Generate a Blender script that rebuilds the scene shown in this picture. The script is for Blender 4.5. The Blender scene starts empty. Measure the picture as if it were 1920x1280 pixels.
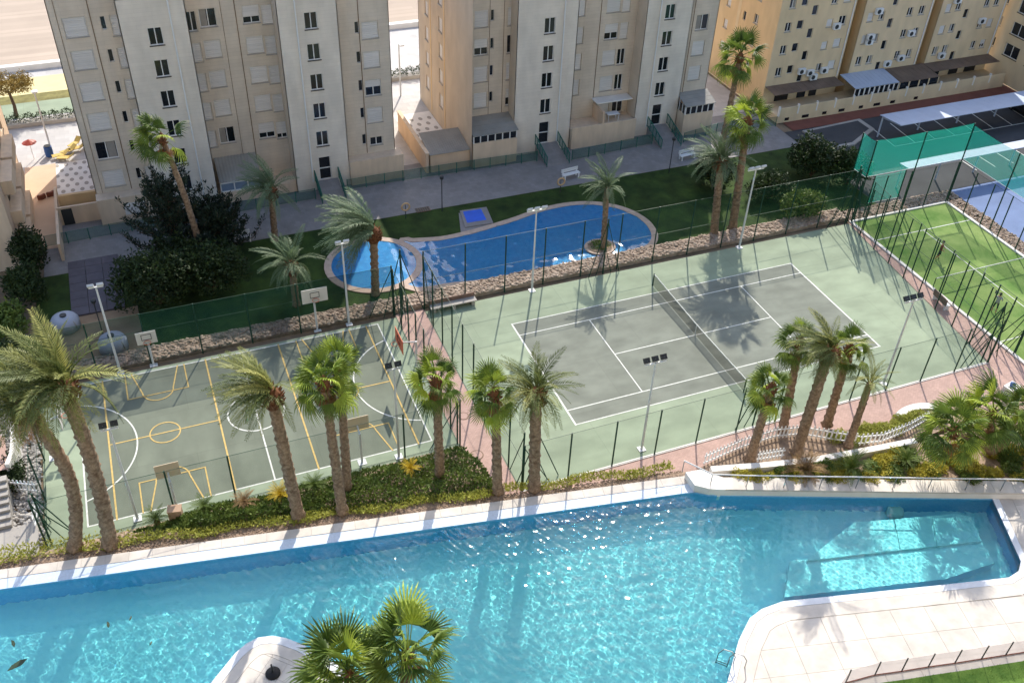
import bpy, math, random
import numpy as np
from mathutils import Vector, Matrix

random.seed(7)
RNG = np.random.default_rng(11)
SC = bpy.context.scene
COL = SC.collection
PI = math.pi

# ------------------------------------------------------------------ camera
cam_d = bpy.data.cameras.new('camera')
cam = bpy.data.objects.new('camera', cam_d)
COL.objects.link(cam)
SC.camera = cam
cam_d.sensor_fit = 'HORIZONTAL'
cam_d.sensor_width = 36.0
cam_d.lens = 36.0 * 1811.93 / 1920.0
cam_d.clip_start = 0.5
cam_d.clip_end = 2000.0
YAW, PITCH, ROLL = -0.405958686, 0.678554839, 0.0433755234
fwd = Vector((-math.sin(YAW) * math.cos(PITCH), math.cos(YAW) * math.cos(PITCH), -math.sin(PITCH)))
rgt0 = Vector((math.cos(YAW), math.sin(YAW), 0))
up0 = rgt0.cross(fwd)
rgt = rgt0 * math.cos(ROLL) + up0 * math.sin(ROLL)
upv = up0 * math.cos(ROLL) - rgt0 * math.sin(ROLL)
rot3 = Matrix((rgt, upv, -fwd)).transposed()
cam.matrix_world = Matrix.Translation((-33.40197, -44.73270, 42.48562)) @ rot3.to_4x4()

# ------------------------------------------------------------------ sky, sun, exposure
SUN_EL = math.radians(38.0)
SUN_AZ = math.radians(27.8)          # measured from +Y towards +X
world = bpy.data.worlds.new('World')
SC.world = world
world.use_nodes = True
wn = world.node_tree
wn.nodes.clear()
sky = wn.nodes.new('ShaderNodeTexSky')
sky.sky_type = 'NISHITA'
sky.sun_disc = False
sky.sun_elevation = SUN_EL
sky.sun_rotation = SUN_AZ
sky.air_density = 1.0
sky.dust_density = 1.5
sky.ozone_density = 1.0
bg = wn.nodes.new('ShaderNodeBackground')
bg.inputs['Strength'].default_value = 0.15
wo = wn.nodes.new('ShaderNodeOutputWorld')
wn.links.new(sky.outputs[0], bg.inputs['Color'])
wn.links.new(bg.outputs[0], wo.inputs['Surface'])
sun_d = bpy.data.lights.new('sun', 'SUN')
sun_d.energy = 3.2
sun_d.angle = math.radians(0.53)
sun_d.cycles.is_caustics_light = True
sun_d.color = (1.0, 0.93, 0.82)
sun = bpy.data.objects.new('sun', sun_d)
COL.objects.link(sun)
SUND = Vector((math.sin(SUN_AZ) * math.cos(SUN_EL), math.cos(SUN_AZ) * math.cos(SUN_EL), math.sin(SUN_EL)))
sun.rotation_euler = SUND.to_track_quat('Z', 'Y').to_euler()
sun.location = (60, 110, 90)
SC.view_settings.view_transform = 'Standard'
SC.view_settings.look = 'None'
SC.view_settings.gamma = 1.0
SC.view_settings.use_curve_mapping = False
SC.view_settings.exposure = 0.9
SC.cycles.use_denoising = True
SC.cycles.max_bounces = 8
SC.cycles.diffuse_bounces = 4
SC.cycles.transparent_max_bounces = 24
SC.cycles.caustics_reflective = False
SC.cycles.caustics_refractive = True
SC.cycles.sample_clamp_indirect = 250.0

# ------------------------------------------------------------------ materials
def srgb(r, g, b):
    f = lambda c: (c / 255 / 12.92) if c <= 10 else (((c / 255) + 0.055) / 1.055) ** 2.4
    return (f(r), f(g), f(b))

MATS = {}

def mat(name, col, rough=0.85, var=0.0, vscale=1.0, col2=None, bump=0.0, bscale=20.0, metal=0.0, spec=0.3,
        rnd=0.0, lines=None, detail=4.0, stain=0.0, stain_scale=(0.2, 0.2, 0.05), transl=0.0, rcol=None):
    """Principled material: base colour broken up by noise (col -> col2), optional bump, per-object tint, joint lines."""
    if name in MATS:
        return MATS[name]
    m = bpy.data.materials.new(name)
    m.use_nodes = True
    nt = m.node_tree
    N, L = nt.nodes, nt.links
    b = N['Principled BSDF']
    b.inputs['Roughness'].default_value = rough
    b.inputs['Metallic'].default_value = metal
    b.inputs['Specular IOR Level'].default_value = spec
    tc = N.new('ShaderNodeTexCoord')
    co = tc.outputs['Object']
    c4 = (*col, 1)
    cur = None
    if var > 0 or col2 is not None:
        nz = N.new('ShaderNodeTexNoise')
        nz.inputs['Scale'].default_value = vscale
        nz.inputs['Detail'].default_value = detail
        nz.inputs['Roughness'].default_value = 0.6
        L.new(co, nz.inputs['Vector'])
        rp = N.new('ShaderNodeValToRGB')
        rp.color_ramp.elements[0].position = 0.32
        rp.color_ramp.elements[1].position = 0.68
        if col2 is None:
            rp.color_ramp.elements[0].color = (*[c * (1 - var) for c in col], 1)
            rp.color_ramp.elements[1].color = (*[min(1, c * (1 + var)) for c in col], 1)
        else:
            rp.color_ramp.elements[0].color = c4
            rp.color_ramp.elements[1].color = (*col2, 1)
        L.new(nz.outputs[0], rp.inputs[0])
        cur = rp.outputs[0]
    def mul(cur, fac_out, lo, hi):
        mr = N.new('ShaderNodeMapRange')
        mr.inputs[3].default_value = lo
        mr.inputs[4].default_value = hi
        L.new(fac_out, mr.inputs[0])
        mx = N.new('ShaderNodeMix')
        mx.data_type = 'RGBA'
        mx.blend_type = 'MULTIPLY'
        mx.inputs[0].default_value = 1.0
        if cur is None:
            mx.inputs[6].default_value = c4
        else:
            L.new(cur, mx.inputs[6])
        L.new(mr.outputs[0], mx.inputs[7])
        return mx.outputs[2]
    if stain > 0:
        mp = N.new('ShaderNodeMapping')
        mp.inputs['Scale'].default_value = stain_scale
        L.new(co, mp.inputs[0])
        n2 = N.new('ShaderNodeTexNoise')
        n2.inputs['Scale'].default_value = 3.0
        n2.inputs['Detail'].default_value = 6.0
        L.new(mp.outputs[0], n2.inputs['Vector'])
        mr0 = N.new('ShaderNodeMapRange')
        mr0.inputs[1].default_value = 0.35
        mr0.inputs[2].default_value = 0.65
        L.new(n2.outputs[0], mr0.inputs[0])
        cur = mul(cur, mr0.outputs[0], 1 - stain, 1.0 + stain * 0.3)
    if lines is not None:
        # lines = (brick width, row height, mortar, darkness, axis)
        bw, rh, mo, dk, ax = lines[:5]
        c2v = lines[5] if len(lines) > 5 else 0.86
        mp = N.new('ShaderNodeMapping')
        if ax == 'xz':
            mp.inputs['Rotation'].default_value = (PI / 2, 0, 0)
        elif ax == 'yz':
            mp.inputs['Rotation'].default_value = (PI / 2, 0, PI / 2)
        L.new(co, mp.inputs[0])
        bt = N.new('ShaderNodeTexBrick')
        bt.inputs['Scale'].default_value = 1.0
        bt.inputs['Brick Width'].default_value = bw
        bt.inputs['Row Height'].default_value = rh
        bt.inputs['Mortar Size'].default_value = mo
        bt.inputs['Mortar Smooth'].default_value = 0.2
        bt.inputs['Color1'].default_value = (1, 1, 1, 1)
        bt.inputs['Color2'].default_value = (c2v, c2v, c2v, 1)
        bt.inputs['Mortar'].default_value = (dk, dk, dk, 1)
        L.new(mp.outputs[0], bt.inputs['Vector'])
        mx = N.new('ShaderNodeMix')
        mx.data_type = 'RGBA'
        mx.blend_type = 'MULTIPLY'
        mx.inputs[0].default_value = 1.0
        if cur is None:
            mx.inputs[6].default_value = c4
        else:
            L.new(cur, mx.inputs[6])
        L.new(bt.outputs['Color'], mx.inputs[7])
        cur = mx.outputs[2]
    if rcol is not None:
        oi2 = N.new('ShaderNodeObjectInfo')
        pw = N.new('ShaderNodeMath')
        pw.operation = 'POWER'
        pw.inputs[1].default_value = 2.2
        L.new(oi2.outputs['Random'], pw.inputs[0])
        mx = N.new('ShaderNodeMix')
        mx.data_type = 'RGBA'
        L.new(pw.outputs[0], mx.inputs[0])
        if cur is None:
            mx.inputs[6].default_value = c4
        else:
            L.new(cur, mx.inputs[6])
        mx.inputs[7].default_value = (*rcol, 1)
        cur = mx.outputs[2]
    if rnd > 0:
        oi = N.new('ShaderNodeObjectInfo')
        cur = mul(cur, oi.outputs['Random'], 1 - rnd, 1 + rnd)
    if cur is None:
        b.inputs['Base Color'].default_value = c4
    else:
        L.new(cur, b.inputs['Base Color'])
    if bump > 0:
        n3 = N.new('ShaderNodeTexNoise')
        n3.inputs['Scale'].default_value = bscale
        n3.inputs['Detail'].default_value = 3.0
        L.new(co, n3.inputs['Vector'])
        bp = N.new('ShaderNodeBump')
        bp.inputs['Strength'].default_value = bump
        bp.inputs['Distance'].default_value = 0.03
        L.new(n3.outputs[0], bp.inputs['Height'])
        L.new(bp.outputs[0], b.inputs['Normal'])
    if transl > 0:
        tr = N.new('ShaderNodeBsdfTranslucent')
        if cur is None:
            tr.inputs[0].default_value = c4
        else:
            L.new(cur, tr.inputs[0])
        ms = N.new('ShaderNodeMixShader')
        ms.inputs[0].default_value = transl
        L.new(b.outputs[0], ms.inputs[1])
        L.new(tr.outputs[0], ms.inputs[2])
        L.new(ms.outputs[0], N['Material Output'].inputs['Surface'])
    MATS[name] = m
    return m

def mesh_mat(name, col, cover):
    """woven mesh / netting too fine to resolve: partly open."""
    m = bpy.data.materials.new(name)
    m.use_nodes = True
    N, L = m.node_tree.nodes, m.node_tree.links
    N.clear()
    o = N.new('ShaderNodeOutputMaterial')
    t = N.new('ShaderNodeBsdfTransparent')
    d = N.new('ShaderNodeBsdfDiffuse')
    d.inputs[0].default_value = (*col, 1)
    tl = N.new('ShaderNodeBsdfTranslucent')
    tl.inputs[0].default_value = (*col, 1)
    m1 = N.new('ShaderNodeMixShader')
    m1.inputs[0].default_value = 0.4
    L.new(d.outputs[0], m1.inputs[1])
    L.new(tl.outputs[0], m1.inputs[2])
    m2 = N.new('ShaderNodeMixShader')
    m2.inputs[0].default_value = cover
    L.new(t.outputs[0], m2.inputs[1])
    L.new(m1.outputs[0], m2.inputs[2])
    L.new(m2.outputs[0], o.inputs[0])
    return m

def glass_mat(name, tint, cover, rough=0.05):
    m = bpy.data.materials.new(name)
    m.use_nodes = True
    N, L = m.node_tree.nodes, m.node_tree.links
    N.clear()
    o = N.new('ShaderNodeOutputMaterial')
    t = N.new('ShaderNodeBsdfTransparent')
    t.inputs[0].default_value = (*tint, 1)
    g = N.new('ShaderNodeBsdfGlossy')
    g.inputs['Roughness'].default_value = rough
    fr = N.new('ShaderNodeFresnel')
    fr.inputs[0].default_value = 1.5
    mr = N.new('ShaderNodeMath')
    mr.operation = 'ADD'
    mr.inputs[1].default_value = cover
    L.new(fr.outputs[0], mr.inputs[0])
    m2 = N.new('ShaderNodeMixShader')
    L.new(mr.outputs[0], m2.inputs[0])
    L.new(t.outputs[0], m2.inputs[1])
    L.new(g.outputs[0], m2.inputs[2])
    L.new(m2.outputs[0], o.inputs[0])
    return m

def water_mat(name, tint):
    m = bpy.data.materials.new(name)
    m.use_nodes = True
    b = m.node_tree.nodes['Principled BSDF']
    b.inputs['Base Color'].default_value = (*tint, 1)
    b.inputs['Transmission Weight'].default_value = 1.0
    b.inputs['Roughness'].default_value = 0.075
    b.inputs['IOR'].default_value = 1.33
    return m

def wave_set(n, lmin, lmax, slope, seed):
    rg = np.random.default_rng(seed)
    return [(rg.normal(.5, 1.1), 2 * PI / (lmin * (lmax / lmin) ** rg.uniform(0, 1)), rg.uniform(0, 2 * PI), slope * math.sqrt(2.0 / n) * rg.uniform(.6, 1.4)) for _ in range(n)]

def wave_sheet(name, label, poly, z, cell, waves, m):
    """rippled water surface over every grid cell that touches the outline"""
    px, py = np.array([p[0] for p in poly]), np.array([p[1] for p in poly])
    xs = np.arange(px.min() - cell, px.max() + cell, cell)
    ys = np.arange(py.min() - cell, py.max() + cell, cell)
    X, Y = np.meshgrid(xs, ys)
    ins = np.zeros(X.shape, bool)
    n = len(poly)
    for i in range(n):
        x1, y1, x2, y2 = px[i], py[i], px[(i + 1) % n], py[(i + 1) % n]
        if y1 == y2:
            continue
        c = ((y1 > Y) != (y2 > Y)) & (X < (x2 - x1) * (Y - y1) / (y2 - y1) + x1)
        ins ^= c
    Zz = np.full(X.shape, z)
    for (a, k, ph, sl) in waves:
        Zz += sl / k * np.sin(k * (X * math.cos(a) + Y * math.sin(a)) + ph)
    ny, nx = X.shape
    cellin = ins[:-1, :-1] | ins[1:, :-1] | ins[:-1, 1:] | ins[1:, 1:]
    r, c = np.nonzero(cellin)
    a = r * nx + c
    f = np.stack([a, a + 1, a + nx + 1, a + nx], 1)
    used, inv = np.unique(f, return_inverse=True)
    v = np.stack([X, Y, Zz], -1).reshape(-1, 3)[used]
    me = np_mesh(name, v, inv.reshape(f.shape))
    o = link(name, me, m, None, True)
    return structure(o, label, 'water')

def caustic_mosaic_mat(name, c1, c2, c3, cell, amount):
    """mosaic pool lining; pale and blue cells painted in as caustic ripples."""
    m = bpy.data.materials.new(name)
    m.use_nodes = True
    N, L = m.node_tree.nodes, m.node_tree.links
    b = N['Principled BSDF']
    b.inputs['Roughness'].default_value = 0.5
    tc = N.new('ShaderNodeTexCoord')
    nz = N.new('ShaderNodeTexNoise')
    nz.inputs['Scale'].default_value = 1.7
    nz.inputs['Detail'].default_value = 2.0
    L.new(tc.outputs['Object'], nz.inputs['Vector'])
    mxv = N.new('ShaderNodeMix')
    mxv.data_type = 'RGBA'
    mxv.blend_type = 'LINEAR_LIGHT'
    mxv.inputs[0].default_value = 0.25
    L.new(tc.outputs['Object'], mxv.inputs[6])
    L.new(nz.outputs['Color'], mxv.inputs[7])
    v = N.new('ShaderNodeTexVoronoi')  # cell pattern puts the light ripples of caustics into the colour
    v.feature = 'SMOOTH_F1'
    v.inputs['Scale'].default_value = cell
    v.inputs['Smoothness'].default_value = 0.5
    L.new(mxv.outputs[2], v.inputs['Vector'])
    rp = N.new('ShaderNodeValToRGB')
    e = rp.color_ramp.elements
    e[0].position = 0.05
    e[0].color = (*c1, 1)
    e[1].position = 0.75
    e[1].color = (*c3, 1)
    k = e.new(0.40)
    k.color = (*c2, 1)
    L.new(v.outputs['Distance'], rp.inputs[0])
    n2 = N.new('ShaderNodeTexNoise')
    n2.inputs['Scale'].default_value = 0.35
    n2.inputs['Detail'].default_value = 3.0
    L.new(tc.outputs['Object'], n2.inputs['Vector'])
    mx = N.new('ShaderNodeMix')
    mx.data_type = 'RGBA'
    L.new(n2.outputs[0], mx.inputs[0])
    L.new(rp.outputs[0], mx.inputs[6])
    mx.inputs[7].default_value = (*c2, 1)
    L.new(mx.outputs[2], b.inputs['Base Color'])
    return m

# ------------------------------------------------------------------ mesh helpers
class MB:
    def __init__(s):
        s.v = []
        s.f = []
    def add(s, vs, fs):
        o = len(s.v)
        s.v += [tuple(q) for q in vs]
        s.f += [tuple(i + o for i in q) for q in fs]
        return s
    def box(s, x0, x1, y0, y1, z0, z1):
        return s.add([(x0, y0, z0), (x1, y0, z0), (x1, y1, z0), (x0, y1, z0), (x0, y0, z1), (x1, y0, z1), (x1, y1, z1), (x0, y1, z1)],
                     [(0, 3, 2, 1), (4, 5, 6, 7), (0, 1, 5, 4), (1, 2, 6, 5), (2, 3, 7, 6), (3, 0, 4, 7)])
    def obox(s, c, ax, hx, hy, hz):
        """oriented box: ax = 3 unit vectors"""
        c = Vector(c)
        a, b, d = [Vector(q) for q in ax]
        vs = []
        for k in (-1, 1):
            for (i, j) in ((-1, -1), (1, -1), (1, 1), (-1, 1)):
                vs.append(c + a * hx * i + b * hy * j + d * hz * k)
        return s.add(vs, [(0, 3, 2, 1), (4, 5, 6, 7), (0, 1, 5, 4), (1, 2, 6, 5), (2, 3, 7, 6), (3, 0, 4, 7)])
    def bar(s, p, q, r, n=6, r1=None, cap=True):
        p, q = Vector(p), Vector(q)
        r1 = r if r1 is None else r1
        d = (q - p)
        if d.length < 1e-6:
            return s
        d.normalize()
        a = d.orthogonal().normalized()
        b = d.cross(a)
        vs = []
        for (c, rr) in ((p, r), (q, r1)):
            for i in range(n):
                t = 2 * PI * i / n
                vs.append(c + (a * math.cos(t) + b * math.sin(t)) * rr)
        fs = [(i, (i + 1) % n, n + (i + 1) % n, n + i) for i in range(n)]
        if cap:
            fs += [tuple(range(n))[::-1], tuple(range(n, 2 * n))]
        return s.add(vs, fs)
    def tube(s, pts, rad, n=8, cap=True):
        pts = [Vector(q) for q in pts]
        m = len(pts)
        if not hasattr(rad, '__len__'):
            rad = [rad] * m
        vs = []
        a = None
        for i, c in enumerate(pts):
            d = (pts[min(i + 1, m - 1)] - pts[max(i - 1, 0)]).normalized()
            if a is None:
                a = d.orthogonal().normalized()
            a = (a - d * a.dot(d)).normalized()
            b = d.cross(a)
            for k in range(n):
                t = 2 * PI * k / n
                vs.append(c + (a * math.cos(t) + b * math.sin(t)) * rad[i])
        fs = []
        for i in range(m - 1):
            for k in range(n):
                fs.append((i * n + k, i * n + (k + 1) % n, (i + 1) * n + (k + 1) % n, (i + 1) * n + k))
        if cap:
            fs += [tuple(range(n))[::-1], tuple(range((m - 1) * n, m * n))]
        return s.add(vs, fs)
    def prism(s, poly, z0, z1, bottom=True):
        n = len(poly)
        vs = [(x, y, z0) for x, y in poly] + [(x, y, z1) for x, y in poly]
        fs = [(i, (i + 1) % n, n + (i + 1) % n, n + i) for i in range(n)] + [tuple(range(n, 2 * n))]
        if bottom:
            fs.append(tuple(range(n))[::-1])
        return s.add(vs, fs)
    def sheet(s, poly, z):
        return s.add([(x, y, z) for x, y in poly], [tuple(range(len(poly)))])
    def disc(s, c, r, z, n=20):
        return s.sheet([(c[0] + r * math.cos(2 * PI * i / n), c[1] + r * math.sin(2 * PI * i / n)) for i in range(n)], z)
    def mesh(s, name):
        me = bpy.data.meshes.new(name)
        me.from_pydata(s.v, [], s.f)
        me.update()
        return me
    def build(s, name, m, parent=None, smooth=False, loc=None):
        me = s.mesh(name)
        return link(name, me, m, parent, smooth, loc)

def link(name, me, m, parent=None, smooth=False, loc=None):
    if m is not None and len(me.materials) == 0:
        me.materials.append(m)
    if smooth:
        me.polygons.foreach_set('use_smooth', [True] * len(me.polygons))
    o = bpy.data.objects.new(name, me)
    COL.objects.link(o)
    if parent is not None:
        o.parent = parent
    if loc is not None:
        o.location = loc
    return o

LABELS = {}

def tag(o, label, cat, group=None, kind=None):
    if label in LABELS and (group is None or LABELS[label] != group):
        print('DUPLICATE LABEL', label)
    LABELS[label] = group
    o['label'] = label
    o['category'] = cat
    if group:
        o['group'] = group
    if kind:
        o['kind'] = kind
    return o

def thing(name, label, cat, loc=(0, 0, 0), rz=0.0, group=None, kind=None):
    o = bpy.data.objects.new(name, None)
    o.empty_display_size = 0.3
    COL.objects.link(o)
    o.location = loc
    o.rotation_euler = (0, 0, rz)
    return tag(o, label, cat, group, kind)

def structure(o, label=None, cat=None):
    o['kind'] = 'structure'
    if label:
        o['label'] = label
        o['category'] = cat
    return o

def np_mesh(name, verts, faces):
    """verts (n,3), faces (m,k) all the same size"""
    me = bpy.data.meshes.new(name)
    nv, (nf, k) = len(verts), faces.shape
    me.vertices.add(nv)
    me.vertices.foreach_set('co', np.asarray(verts, dtype=np.float32).ravel())
    me.loops.add(nf * k)
    me.loops.foreach_set('vertex_index', faces.astype(np.int32).ravel())
    me.polygons.add(nf)
    me.polygons.foreach_set('loop_start', np.arange(0, nf * k, k, dtype=np.int32))
    me.polygons.foreach_set('loop_total', np.full(nf, k, dtype=np.int32))
    me.update(calc_edges=True)
    return me

def leaf_quads(pts, size, aspect=2.2, up=0.25, jitter=0.4):
    """one pointed leaf (rhombus quad) at every point, random direction"""
    n = len(pts)
    d = RNG.normal(size=(n, 3))
    d[:, 2] = np.abs(d[:, 2]) * 0.6 + up
    d /= np.linalg.norm(d, axis=1)[:, None]
    r = RNG.normal(size=(n, 3))
    w = np.cross(d, r)
    w /= np.linalg.norm(w, axis=1)[:, None]
    L = size * (1 + jitter * RNG.uniform(-1, 1, n))[:, None]
    a = pts
    c = pts + d * L
    mid = pts + d * L * 0.5
    b = mid + w * L / aspect * 0.5
    e = mid - w * L / aspect * 0.5
    v = np.stack([a, b, c, e], 1).reshape(-1, 3)
    f = np.arange(4 * n).reshape(n, 4)
    return v, f

def shell_points(n, rx, ry, rz, fill=0.55, bottom=-0.3):
    """points in an uneven ellipsoid shell"""
    p = RNG.normal(size=(n * 2, 3))
    p /= np.linalg.norm(p, axis=1)[:, None]
    p = p[p[:, 2] > bottom][:n]
    lump = 1 + 0.16 * np.sin(p[:, 0] * 5.1 + 1.3) * np.sin(p[:, 1] * 4.3 + 0.4) + 0.12 * np.sin(p[:, 2] * 7 + p[:, 0] * 6)
    r = (fill + (1 - fill) * RNG.uniform(0, 1, len(p)) ** 0.5) * lump
    return p * r[:, None] * np.array([rx, ry, rz])

def stones_mesh(name, centers, sizes):
    """joined low-poly stones (distorted octahedra split once)"""
    ico = [(0, 0, 1)] + [(math.cos(t) * .9, math.sin(t) * .9, .35) for t in np.arange(5) * 2 * PI / 5] + \
          [(math.cos(t + .63) * .9, math.sin(t + .63) * .9, -.35) for t in np.arange(5) * 2 * PI / 5] + [(0, 0, -1)]
    fs = []
    for i in range(5):
        j = (i + 1) % 5
        fs += [(0, 1 + i, 1 + j), (1 + i, 6 + i, 1 + j), (1 + j, 6 + i, 6 + j), (11, 6 + j, 6 + i)]
    ico = np.array(ico)
    fs = np.array(fs)
    n = len(centers)
    ang = RNG.uniform(0, 2 * PI, n)
    sc = sizes[:, None] * RNG.uniform(0.7, 1.25, (n, 3)) * np.array([1, .8, .6])
    v = ico[None] * (1 + RNG.uniform(-.18, .18, (n, 12, 1))) * sc[:, None, :]
    c, s = np.cos(ang)[:, None], np.sin(ang)[:, None]
    x = v[..., 0] * c - v[..., 1] * s
    y = v[..., 0] * s + v[..., 1] * c
    v = np.stack([x, y, v[..., 2]], -1) + centers[:, None, :]
    f = fs[None] + (np.arange(n) * 12)[:, None, None]
    return np_mesh(name, v.reshape(-1, 3), f.reshape(-1, 3))

# ------------------------------------------------------------------ material set
M_earth = mat('earth', srgb(128, 112, 92), 0.95, 0.2, 0.6, bump=0.4, bscale=6)
M_mulch = mat('mulch', srgb(150, 130, 112), 0.95, 0.35, 3.0, bump=0.8, bscale=9)
M_court_green = mat('court_green', srgb(149, 162, 138), 0.9, 0.06, 0.35, stain=0.16, stain_scale=(0.12, 0.25, 1), lines=(7.3, 4.7, 0.02, 0.84, 'xy', 0.955), bump=0.1, bscale=60)
M_bb_grey = mat('basketball_grey_green', srgb(116, 123, 108), 0.88, 0.07, 0.6, stain=0.16, stain_scale=(0.2, 0.1, 1), lines=(6.9, 4.1, 0.018, 0.84, 'xy', 0.95), bump=0.1, bscale=60)
M_tennis_grey = mat('tennis_grey', srgb(126, 131, 120), 0.9, 0.07, 0.5, stain=0.18, stain_scale=(0.15, 0.3, 1), lines=(7.9, 4.6, 0.018, 0.86, 'xy', 0.94), bump=0.1, bscale=60)
M_line_white = mat('line_white', srgb(214, 216, 208), 0.8, 0.16, 5, detail=6)
M_line_yellow = mat('line_yellow', srgb(200, 172, 106), 0.8, 0.18, 5, detail=6)
M_brick_path = mat('brick_path', srgb(190, 160, 148), 0.9, 0.1, 0.8, lines=(0.22, 0.11, 0.008, 0.72, 'xy'))
M_walk = mat('walkway_tile', srgb(142, 139, 138), 0.8, 0.06, 0.5, lines=(0.4, 0.4, 0.012, 0.82, 'xy'), stain=0.08)
M_prom = mat('promenade_tile', srgb(190, 187, 184), 0.8, 0.05, 0.3, lines=(0.8, 0.8, 0.02, 0.85, 'xy'), stain=0.06)
M_sand = mat('sand', srgb(184, 167, 150), 0.95, 0.06, 0.15, lines=(60.0, 1.1, 0.16, 0.9, 'xy'), bump=0.3, bscale=3)
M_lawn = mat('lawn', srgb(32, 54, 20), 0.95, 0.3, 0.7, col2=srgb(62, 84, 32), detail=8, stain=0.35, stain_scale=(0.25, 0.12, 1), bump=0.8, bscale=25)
M_turf = mat('padel_turf', srgb(84, 120, 52), 0.95, col2=srgb(138, 158, 92), vscale=0.35, detail=6, bump=0.3, bscale=30)
M_asphalt = mat('asphalt', srgb(72, 73, 76), 0.9, 0.15, 0.5, bump=0.2, bscale=60)
M_bluecourt = mat('blue_court', srgb(116, 134, 172), 0.85, 0.05, 0.3, stain=0.08)
M_deck = mat('deck_stone', srgb(206, 199, 190), 0.75, 0.07, 1.6, stain=0.14, stain_scale=(.35, .35, 1), rnd=0.05)
M_coping = mat('pool_coping', srgb(222, 226, 232), 0.5, 0.05, 2.0, stain=0.12, stain_scale=(.5, .5, 1))
M_edge_mosaic = mat('edge_mosaic', srgb(206, 219, 234), 0.4, 0.08, 9.0, detail=2)
M_white = mat('white_render', srgb(232, 228, 222), 0.85, 0.04, 0.8, stain=0.08)
M_white_metal = mat('white_metal', srgb(225, 227, 228), 0.45, 0.03, 2.0)
M_pole = mat('galvanised_white', srgb(205, 208, 208), 0.5, 0.06, 3.0)
M_dark_metal = mat('dark_metal', srgb(52, 56, 58), 0.5, 0.1, 4.0)
M_steel = mat('steel_rail', srgb(150, 152, 152), 0.35, 0.05, 5.0, metal=0.8)
M_green_post = mat('green_post', srgb(22, 62, 48), 0.5, 0.1, 5.0)
M_green_rail = mat('green_rail', srgb(30, 96, 84), 0.5, 0.08, 5.0)
M_fence_mesh = mesh_mat('fence_mesh', srgb(34, 74, 58), 0.13)
M_fence_dense = mesh_mat('fence_mesh_dense', srgb(26, 58, 48), 0.42)
M_net_turq = mesh_mat('windbreak_net', srgb(48, 186, 166), 0.45)
M_net_dark = mesh_mat('tennis_net', srgb(40, 42, 42), 0.55)
M_rail_glass = mesh_mat('rail_screen', srgb(40, 112, 100), 0.45)
M_glass_clear = glass_mat('clear_glass', (0.86, 0.86, 0.88), 0.06)
M_tower = mat('tower_cladding', srgb(214, 203, 188), 0.85, 0.05, 0.4, lines=(2.4, 0.30, 0.016, 0.88, 'xz', .95), stain=0.10, stain_scale=(0.3, 0.3, 0.12))
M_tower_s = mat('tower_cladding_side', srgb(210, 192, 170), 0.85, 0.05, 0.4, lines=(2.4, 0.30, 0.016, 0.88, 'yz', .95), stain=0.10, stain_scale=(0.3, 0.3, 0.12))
M_stair = mat('stair_cladding', srgb(226, 219, 208), 0.85, 0.05, 0.4, lines=(2.4, 0.30, 0.014, 0.91, 'xz', .96), stain=0.10, stain_scale=(0.3, 0.3, 0.12))
M_podium = mat('podium_render', srgb(218, 198, 174), 0.9, 0.04, 0.6, stain=0.10, stain_scale=(0.7, 0.7, 0.15))
M_yellow = mat('yellow_render', srgb(224, 202, 166), 0.9, 0.04, 0.3, stain=0.10, stain_scale=(0.3, 0.3, 0.12))
M_yellow_d = mat('ochre_render', srgb(220, 192, 150), 0.9, 0.04, 0.3, stain=0.10, stain_scale=(0.3, 0.3, 0.12))
M_peach = mat('peach_render', srgb(216, 190, 164), 0.9, 0.03, 0.3, stain=0.10, stain_scale=(0.3, 0.3, 0.12))
M_shutter = mat('roller_shutter', srgb(222, 220, 218), 0.6, 0.02, 1.0, lines=(30.0, 0.075, 0.012, 0.86, 'xz'), rnd=0.06)
M_frame = mat('window_frame', srgb(225, 225, 224), 0.5, 0.02, 1.0)
M_pane = mat('window_pane', srgb(30, 35, 42), 0.12, 0.2, 0.6, spec=0.6, rnd=0.3)
M_sill_dark = mat('window_sill', srgb(58, 56, 54), 0.7, 0.05, 1.0)
M_joint = mat('drip_joint', srgb(120, 100, 82), 0.9, 0.1, 1.0)
M_grout = mat('deck_grout', srgb(184, 175, 164), 0.9, 0.1, 2.0)
M_roof_grey = mat('corrugated_grey', srgb(150, 148, 142), 0.7, 0.08, 0.8, stain=0.12)
M_roof_brown = mat('corrugated_brown', srgb(122, 104, 90), 0.8, 0.1, 0.8, stain=0.2)
M_roof_blue = mat('carport_sheet', srgb(178, 188, 206), 0.6, 0.03, 0.6, stain=0.06)
M_conc = mat('concrete', srgb(170, 165, 158), 0.9, 0.08, 0.8, stain=0.1)
M_terra = mat('terracotta', srgb(124, 78, 66), 0.9, 0.1, 1.0)
M_stone = mat('rubble_stone', srgb(150, 130, 114), 0.9, col2=srgb(190, 172, 156), vscale=2.2, bump=0.3, bscale=10)
M_stone_g = mat('grey_rubble', srgb(150, 146, 142), 0.9, col2=srgb(188, 184, 178), vscale=2.2, bump=0.3, bscale=10)
M_slate = mat('slate_slab', srgb(88, 84, 92), 0.7, 0.15, 1.2, bump=0.3, bscale=8, rnd=0.12)
M_frond_date = mat('date_frond', srgb(78, 94, 48), 0.55, col2=srgb(112, 124, 68), vscale=1.5, rnd=0.28, transl=0.28, rcol=srgb(160, 158, 92))
M_frond_blue = mat('date_frond_grey', srgb(92, 112, 84), 0.55, col2=srgb(118, 136, 100), vscale=1.5, rnd=0.25, transl=0.25)
M_frond_fan = mat('fan_frond', srgb(70, 96, 40), 0.5, col2=srgb(98, 122, 54), vscale=1.5, rnd=0.22, transl=0.3, rcol=srgb(168, 182, 70))
M_frond_dead = mat('dead_frond', srgb(150, 112, 74), 0.9, 0.2, 2.0, rnd=0.2, transl=0.15)
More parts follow.
